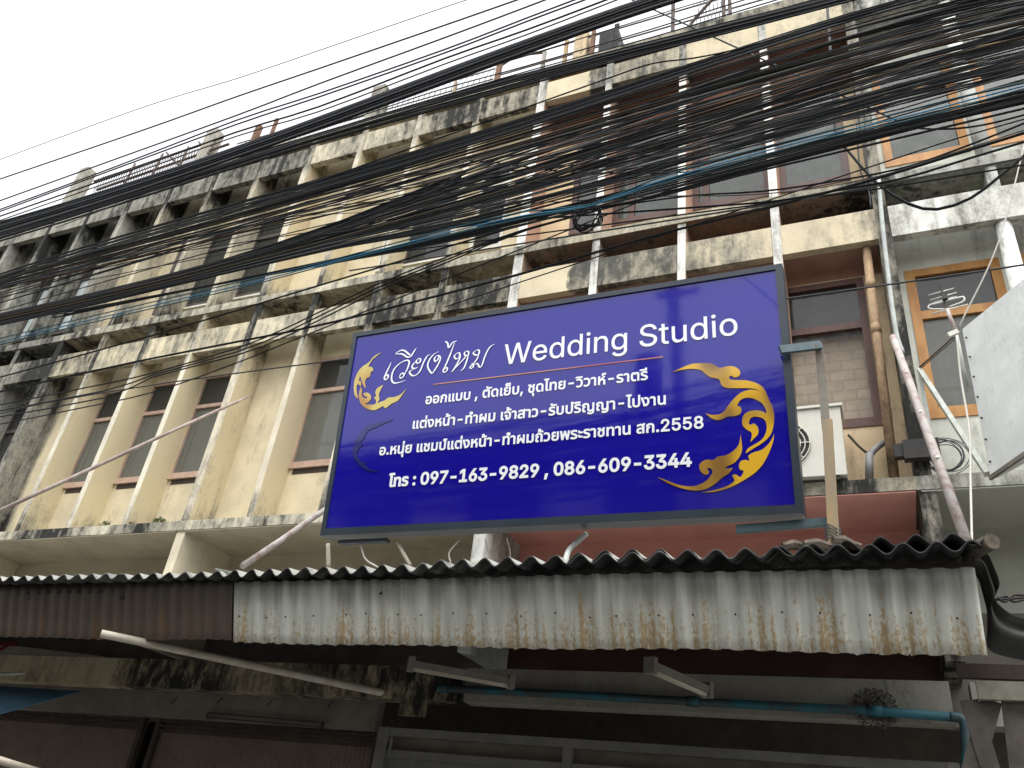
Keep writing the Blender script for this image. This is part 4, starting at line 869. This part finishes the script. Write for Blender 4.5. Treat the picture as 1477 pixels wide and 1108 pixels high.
plant((at(190, 757, Y=.04).x, .04, Z1), .06, 60, 'tiny dry tuft between the two weeds on the cream ledge', 'dry')

# ------------------------------------------------------------------ roof railings and stubs
ZR = Z3+0.07
def roofpost(u0, v0, Y, w, mat, label, name='roof_post', cat='post', d=None, lean=0):
    t = at(u0, v0, Y=Y); mb = MB().bar((t.x-lean, Y, Z3-0.02), t, w, d or w, (0, 1, 0)); return tag(mb.build(name, mat), label, cat)
roofpost(128, 247, .25, .26, 'stub', 'left concrete stub post on the roof edge against the sky', d=.2, lean=.02)
roofpost(312, 192, .25, .24, 'stub', 'concrete stub post at the right end of the rooftop pipe railing', d=.2)
roofpost(552, 130, .25, .24, 'stub', 'concrete stub post on the roof behind the thick cables', d=.2)
roofpost(375, 182, .3, .09, 'rust_iron', 'left of two short rusty posts beside the concrete stub')
roofpost(400, 172, .3, .05, 'rust_iron', 'right of two short rusty posts beside the concrete stub')
roofpost(722, 88, .3, .07, 'rust_iron', 'rusty iron post on the roof left of the wall')
roofpost(658, 118, .3, .04, 'timber', 'thin yellowish post on the roof near the thick cables')
roofpost(842, 50, .35, .19, 'beige_wall', 'beige masonry pier on the roof')
roofpost(857, 44, .30, .055, 'rust_iron', 'orange rusty pipe standing beside the beige roof pier')
roofpost(818, 58, .35, .05, 'timber', 'thin timber upright left of the beige roof pier')
roofpost(786, 74, .35, .05, 'stub', 'grey upright holding the rusty roof rail')
a = at(893, 43, Y=.35); b = at(864, 80, Y=.35)
tag(MB().box(b.x, a.x, .3, .7, Z3-0.01, a.z).box(a.x-.05, a.x+.02, .28, .3, Z3-0.01, a.z+.06).build('water_tank', 'asbestos'), 'dark green grey box tank on the roof', 'tank')
rl = thing('roof_railing', (-8.2, .2, Z3), 'rusty pipe railing with wire mesh on the roof at the left', 'railing')
for (ua, va, ub, vb) in ((136, 262, 322, 198), (140, 274, 330, 208)): MB().tube([at(ua, va, Y=.2), at(ub, vb, Y=.2)], .025, 8).build('rail', 'rail_iron', rl)
for u, v in ((195, 236), (235, 222), (272, 212)): t = at(u, v, Y=.2); MB().tube([(t.x-.03, .2, Z3), t], .022, 8).build('post', 'rail_iron', rl)
MB().tube([at(240, 220, Y=.18), at(262, 243, Y=.18)], .02, 6).build('brace', 'rail_iron', rl); MB().tube([at(287, 205, Y=.18), at(300, 222, Y=.18)], .02, 6).build('brace', 'rail_iron', rl)
mb = MB(); t0 = at(140, 262, Y=.2); t1 = at(312, 201, Y=.2); zt_ = (t0.z+t1.z)/2
for q in range(46):
    x = t0.x+(t1.x-t0.x)*q/45; mb.bar((x, .2, Z3+.05), (x+.12, .2, zt_), .006); mb.bar((x+.12, .2, Z3+.05), (x, .2, zt_), .006)
mb.build('wire_mesh', 'rail_iron', rl)
r2_ = thing('roof_railing', (2.2, .3, Z3), 'tall iron railing on the roof above the brown shophouse', 'railing')
for u, v in ((971, 6), (1043, -4), (1052, -6)): t = at(u, v, Y=.3); MB().bar((t.x, .3, Z3), (t.x, .3, t.z+.5), .045).build('post', 'rail_iron', r2_)
MB().tube(smooth_path([at(995, 46, Y=.3), at(997, 34, Y=.3), at(1016, 12, Y=.3), at(1045, -20, Y=.3)], 14), .024, 8).build('brace', 'rail_iron', r2_)
for z in (Z3+.35, Z3+.65, Z3+.95): MB().bar((-0.9, .32, z), (3.9, .32, z), .018).build('rail', 'rail_iron', r2_)
mb = MB(); xa = at(1000, 40, Y=.3).x; xb = at(1043, 10, Y=.3).x
for q in range(9): x = xa+(xb-xa)*q/8; mb.bar((x, .3, Z3+.05), (x+.1, .3, Z3+1.0), .006); mb.bar((x+.1, .3, Z3+.05), (x, .3, Z3+1.0), .006)
mb.build('wire_mesh', 'rail_iron', r2_)
r3_ = thing('roof_railing', (-.5, .35, Z3), 'rusty low roof rail between the rusty post and the grey upright', 'railing')
MB().bar(at(745, 80, Y=.35), at(787, 75, Y=.35), .035).build('rail', 'rail_iron', r3_)
MB().bar(at(722, 95, Y=.35), at(745, 80, Y=.35), .03).build('rail', 'rail_iron', r3_)
r4_ = thing('roof_railing', (-2, .3, Z3), 'thin wire fence on the roof behind the thick cables', 'railing')
for z in (Z3+.35, Z3+.6, Z3+.85): MB().bar((-6.2, .32, z), (-1.0, .32, z), .016).build('rail', 'rail_iron', r4_)
mb = MB()
for q in range(52): x = -6.2+q*.1; mb.bar((x, .32, Z3+.05), (x+.2, .32, Z3+.85), .005); mb.bar((x+.2, .32, Z3+.05), (x, .32, Z3+.85), .005)
mb.build('wire_mesh', 'rail_iron', r4_)

# ------------------------------------------------------------------ overhead cables
def interp(pts, u):
    for (a, va), (b, vb) in zip(pts, pts[1:]):
        if u <= b or (b, vb) == pts[-1]: return va+(vb-va)*(u-a)/(b-a)
def cable_pts(px, Y, n=22):
    """smooth span through the given sight points on the vertical plane y=Y, run on past both ends"""
    P = smooth_path([at(u, v, Y=Y) for u, v in px], n)
    a = P[0]+(P[0]-P[2]).normalized()*2.5; b = P[-1]+(P[-1]-P[-3]).normalized()*2.5
    return [a]+P+[b]
def one(px, Y, r, mat, label, group=None, n=22):
    if Y < -2: r *= (Y-1.25-CP[1])/(Y-CP[1])*1.08; Y -= 1.25                # the span hangs over the kerb
    return tag(MB().tube(cable_pts(px, Y, n), r, 6, caps=False).build('overhead_cable', mat), label, 'cable', group)
def bundle(cen, half, Y, N, r, label, group, mats, drift=0.5, ydep=.16, ulist=None):
    u_ = np.array([p[0] for p in cen], float); v_ = np.array([p[1] for p in cen], float); c_ = (u_-700)/800
    pf = np.polyfit(c_, v_, 4); cen = [(u, float(np.polyval(pf, (u-700)/800))) for u in np.linspace(u_[0], u_[-1], 10)]     # an even sweep
    for i in range(N):
        o = (-1+2*(i+.5)/N)+rnd(-.25, .25); ph, fq, am = rnd(0, 6.3), rnd(.35, 1.1), rnd(.04, drift*.42); Yc = Y+rnd(-ydep, ydep); rr = r*rnd(.75, 1.2); sg = rnd(-1.2, 1.2)
        px = []
        for k, (u, v) in enumerate(cen):
            h = interp(half, u); w = o+am*math.sin(ph+fq*u/260); w = max(-1.15, min(1.15, w))
            px.append((u, v+h*w+sg*math.sin(math.pi*k/(len(cen)-1))))
        one(px, Yc, rr, random.choice(mats), label, group, 26)
K = ['cable', 'cable', 'cable', 'cable2', 'cable2']
SKY = 'single cables against the white sky'
one([(-40, 245), (200, 157), (340, 114), (460, 73), (640, 11), (720, -15)], -3.3, .0035, 'cable2', 'topmost hair-thin cable crossing the white sky', SKY)
one([(-40, 272), (200, 190), (340, 140), (460, 99), (640, 37), (760, -5)], -3.25, .007, 'cable2', 'second cable from the top across the white sky', SKY)
one([(-40, 304), (160, 232), (340, 167), (460, 121), (640, 55), (760, 10), (830, -17)], -3.2, .007, 'cable2', 'third cable from the top across the white sky', SKY)
one([(-40, 317), (160, 243), (340, 174), (460, 135), (640, 72), (760, 26), (860, -12)], -3.2, .007, 'cable2', 'upper of two close cables below the third sky cable', SKY)
one([(-40, 320), (160, 246), (340, 180), (460, 140), (640, 77), (760, 31), (870, -10)], -3.15, .007, 'cable', 'lower of two close cables below the third sky cable', SKY)
one([(-40, 326), (160, 256), (340, 191), (460, 154), (640, 85), (760, 43), (890, -6)], -3.1, .008, 'cable', 'single cable just above the thick topmost bundle', SKY)
one([(-40, 332), (160, 262), (340, 197), (460, 161), (640, 93), (760, 50), (900, -4)], -3.1, .006, 'cable_brown', 'brownish cable hugging the top of the thick topmost bundle', SKY)
bundle([(-40, 341), (100, 298), (200, 270), (340, 219), (460, 178), (560, 142), (640, 112), (760, 66), (860, 33), (940, 4), (1010, -18)], [(-40, 10), (340, 8), (640, 10), (1010, 10)], -3.0, 21, .0078, 'black cable in the thick topmost bundle along the roof line', 'topmost thick cable bundle', K, .4)
bundle([(-40, 355), (160, 290), (340, 238), (460, 201), (640, 140), (760, 113), (860, 88), (940, 66), (1060, 36), (1180, 6), (1240, -10)], [(-40, 5), (340, 5), (640, 9), (1240, 7)], -2.95, 13, .0062, 'black cable along the roof edge under the topmost bundle', 'roof edge cable bundle', K, .6)
one([(540, 155), (640, 118), (760, 80), (940, 24), (1020, 0), (1080, -16)], -3.05, .004, 'cable2', 'upper of three thin cables before the roof railing', 'thin cables before the roof railing')
one([(560, 154), (640, 128), (760, 95), (940, 42), (1060, 4), (1120, -14)], -3.05, .005, 'cable2', 'middle of three thin cables before the roof railing', 'thin cables before the roof railing')
one([(560, 162), (640, 138), (760, 103), (940, 54), (1060, 18), (1160, -12)], -3.05, .005, 'cable', 'lowest of three thin cables before the roof railing', 'thin cables before the roof railing')
one([(880, 112), (940, 92), (1000, 84), (1060, 72), (1140, 50), (1240, 24), (1340, -10)], -2.9, .006, 'cable', 'wavy cable alone across the upper beam', 'cables over the upper beam')
bundle([(-40, 412), (120, 362), (340, 296), (460, 266), (640, 210), (760, 178), (850, 146), (940, 112), (1060, 78), (1180, 38), (1300, 4), (1380, -18)], [(-40, 6), (340, 7), (640, 8), (1380, 7)], -2.8, 12, .006, 'black cable in the bundle crossing the upper beam', 'cable bundle across the upper beam', K, .5)
bundle([(-40, 418), (120, 377), (340, 320), (460, 288), (640, 240), (760, 203), (850, 176), (940, 148), (1060, 117), (1180, 78), (1300, 48), (1477, 6), (1560, -14)], [(-40, 8), (340, 14), (640, 17), (1060, 24), (1560, 30)], -2.75, 21, .006, 'black cable of the broad band below the upper beam', 'broad cable band below the upper beam', K+['cable_grey', 'cable_brown'], .7)
one([(-40, 423), (200, 372), (460, 300), (640, 235), (760, 205), (900, 165), (1060, 128), (1300, 62), (1540, 0)], -2.7, .0055, 'cable_red', 'thin faded red cable among the black ones', 'coloured cables')
bundle([(-40, 471), (120, 431), (340, 379), (460, 348), (560, 322), (640, 297), (760, 258), (850, 231), (940, 200), (1060, 165), (1180, 128), (1300, 100), (1477, 52), (1560, 30)],
       [(-40, 8), (200, 8), (340, 10), (460, 15), (560, 24), (640, 33), (760, 40), (940, 46), (1060, 52), (1300, 58), (1560, 60)], -2.6, 82, .0058, 'black cable in the dense main band over the upper windows', 'dense main cable band', K+K+['cable_grey', 'cable_brown'], .8, .25)
for q, (dv, mt_, lb) in enumerate(((0, 'cable_blue', 'bright blue cable below the dense main band'), (4, 'cable_teal', 'dull teal cable twinned with the bright blue one'), (-5, 'cable_teal', 'upper dull teal cable just above the bright blue one'))):
    one([(-40, 503+dv), (120, 464+dv), (340, 413+dv), (460, 383+dv*.6), (640, 337+dv), (760, 310+dv), (850, 297+dv*.3), (940, 265+dv), (1060, 230+dv*1.4), (1180, 198+dv), (1300, 170+dv*1.6), (1377, 150+dv*1.6), (1477, 124+dv), (1560, 104+dv)], -2.95-.05*q, .005, mt_, lb, 'coloured cables')
bundle([(500, 374), (640, 343), (760, 317), (850, 299), (940, 273), (1060, 240), (1180, 210), (1300, 182), (1477, 141), (1560, 120)], [(500, 3), (760, 7), (940, 8), (1560, 9)], -2.5, 13, .006, 'black cable in the small bundle beneath the blue cables', 'small bundle beneath the blue cables', K, .6)
rs = random.Random(31)
for q in range(16):                                                # slack ones that wander from one bundle to the next
    ua, ub = rs.uniform(-40, 700), rs.uniform(900, 1540); va = 470-.262*ua+rs.uniform(-75, 5); vb = 470-.262*ub+rs.uniform(-80, 45)
    one([(ua-60, va+16)]+[(ua+(ub-ua)*k/5, va+(vb-va)*k/5+rs.uniform(6, 15)*math.sin(math.pi*k/5)) for k in range(6)]+[(ub+60, vb-16)], -2.65-rs.uniform(0, .25), rs.uniform(.004, .006), rs.choice(K), 'slack black cable wandering between two bundles', 'slack cables between the bundles')
LOW = 'loose cables below the bundles'
one([(-40, 555), (220, 484), (420, 424), (540, 388), (734, 330), (850, 302), (940, 286), (1060, 255), (1200, 222)], -2.5, .008, 'cable', 'cable from the left edge over the mouldy cream beam to the blue cables', LOW)
one([(-40, 574), (200, 521), (420, 478), (540, 450), (734, 400), (860, 364), (974, 332), (1115, 298), (1250, 262), (1380, 222), (1477, 192), (1560, 165)], -2.3, .010, 'cable', 'heavy single cable running just above the sign', LOW)
for q, (v0, lb) in enumerate(((584, 'upper'), (592, 'middle'), (600, 'lower'))):
    one([(-40, v0+8), (150, v0-30+q*2), (220, 538+q*3), (340, 503+q*5), (420, 470+q*6), (540, 412+q*5), (646, 370+q*4), (760, 330+q), (900, 294)], -2.4-.05*q, .0065, 'cable', f'{lb} of three slack cables converging above the sign', LOW)
one([(-40, 608), (60, 582), (250, 551), (499, 518), (800, 480), (1135, 431), (1300, 408), (1477, 382), (1560, 368)], -.55, .009, 'cable', 'cable passing behind the sign low across the fins', LOW)
one([(-40, 620), (100, 592), (220, 566), (340, 524), (420, 492), (520, 452)], -2.2, .006, 'cable', 'short slack cable low over the first cream fins', LOW)
one([(1204, 170), (1206, 200), (1222, 216), (1262, 262), (1310, 294), (1352, 302), (1400, 286), (1440, 256), (1480, 222), (1540, 160)], -2.2, .010, 'cable', 'thick drooping cable loop in front of the white beam', LOW)
one([(900, 295), (1000, 282), (1100, 276), (1200, 262), (1300, 243), (1380, 216), (1477, 178), (1540, 150)], -2.3, .007, 'cable', 'slack cable crossing the orange window frame bottom', LOW)
one([(1020, 298), (1120, 290), (1200, 276), (1300, 258), (1400, 228), (1477, 205), (1540, 186)], -2.3, .008, 'cable', 'black cable just below the slack one at the orange window', LOW)
one([(1080, 300), (1180, 284), (1266, 268), (1370, 248), (1477, 228), (1540, 215)], -2.3, .007, 'cable_grey', 'pale grey cable before the white ledge at the right', LOW)
one([(1150, 288), (1270, 272), (1370, 256), (1477, 238), (1540, 226)], -2.3, .006, 'cable', 'thin black cable under the pale grey one at the right', LOW)
one([(860, 288), (960, 283), (1060, 282), (1160, 274), (1260, 256), (1340, 232)], -2.4, .004, 'cable_grey', 'hair-thin pale cable before the brown windows', LOW)
one([(1280, 168), (1320, 184), (1370, 186), (1420, 180), (1477, 166), (1540, 150)], -2.3, .007, 'cable', 'short sagging cable over the top of the right column', LOW)
one([(1300, 226), (1380, 200), (1477, 172), (1540, 155)], -2.3, .005, 'cable', 'thin cable over the orange frame at the right edge', LOW)
tag(MB().tube(smooth_path([at(1480, 200, Y=-.9), at(1440, 350, Y=-.8), at(1384, 470, Y=-.6)], 16), .006, 6).build('stay_wire', 'cable_white'), 'pale stay wire slanting down to the aerial', 'wire')
tag(MB().tube(smooth_path([at(1380, 484, Y=-.56), at(1386, 545, Y=-.58), at(1398, 620, Y=-.7), at(1400, 700, Y=-.9), at(1402, 790, Y=-1.2)], 24), .008, 6).build('aerial_lead', 'cable_white'), 'white aerial lead hanging down to the awning', 'cord')
for q, (pts_, lb) in enumerate((([(1236, 175), (1240, 240), (1253, 275), (1256, 300)], 'left of the black cables dropping along the party column'), ([(1246, 150), (1250, 230), (1258, 280)], 'right of the black cables dropping along the party column'))):
    tag(MB().tube(smooth_path([at(u, v, Y=-.08) for u, v in pts_], 14), .009, 6).build('drop_cable', 'cable'), lb, 'cable', 'drop cables on the party column')
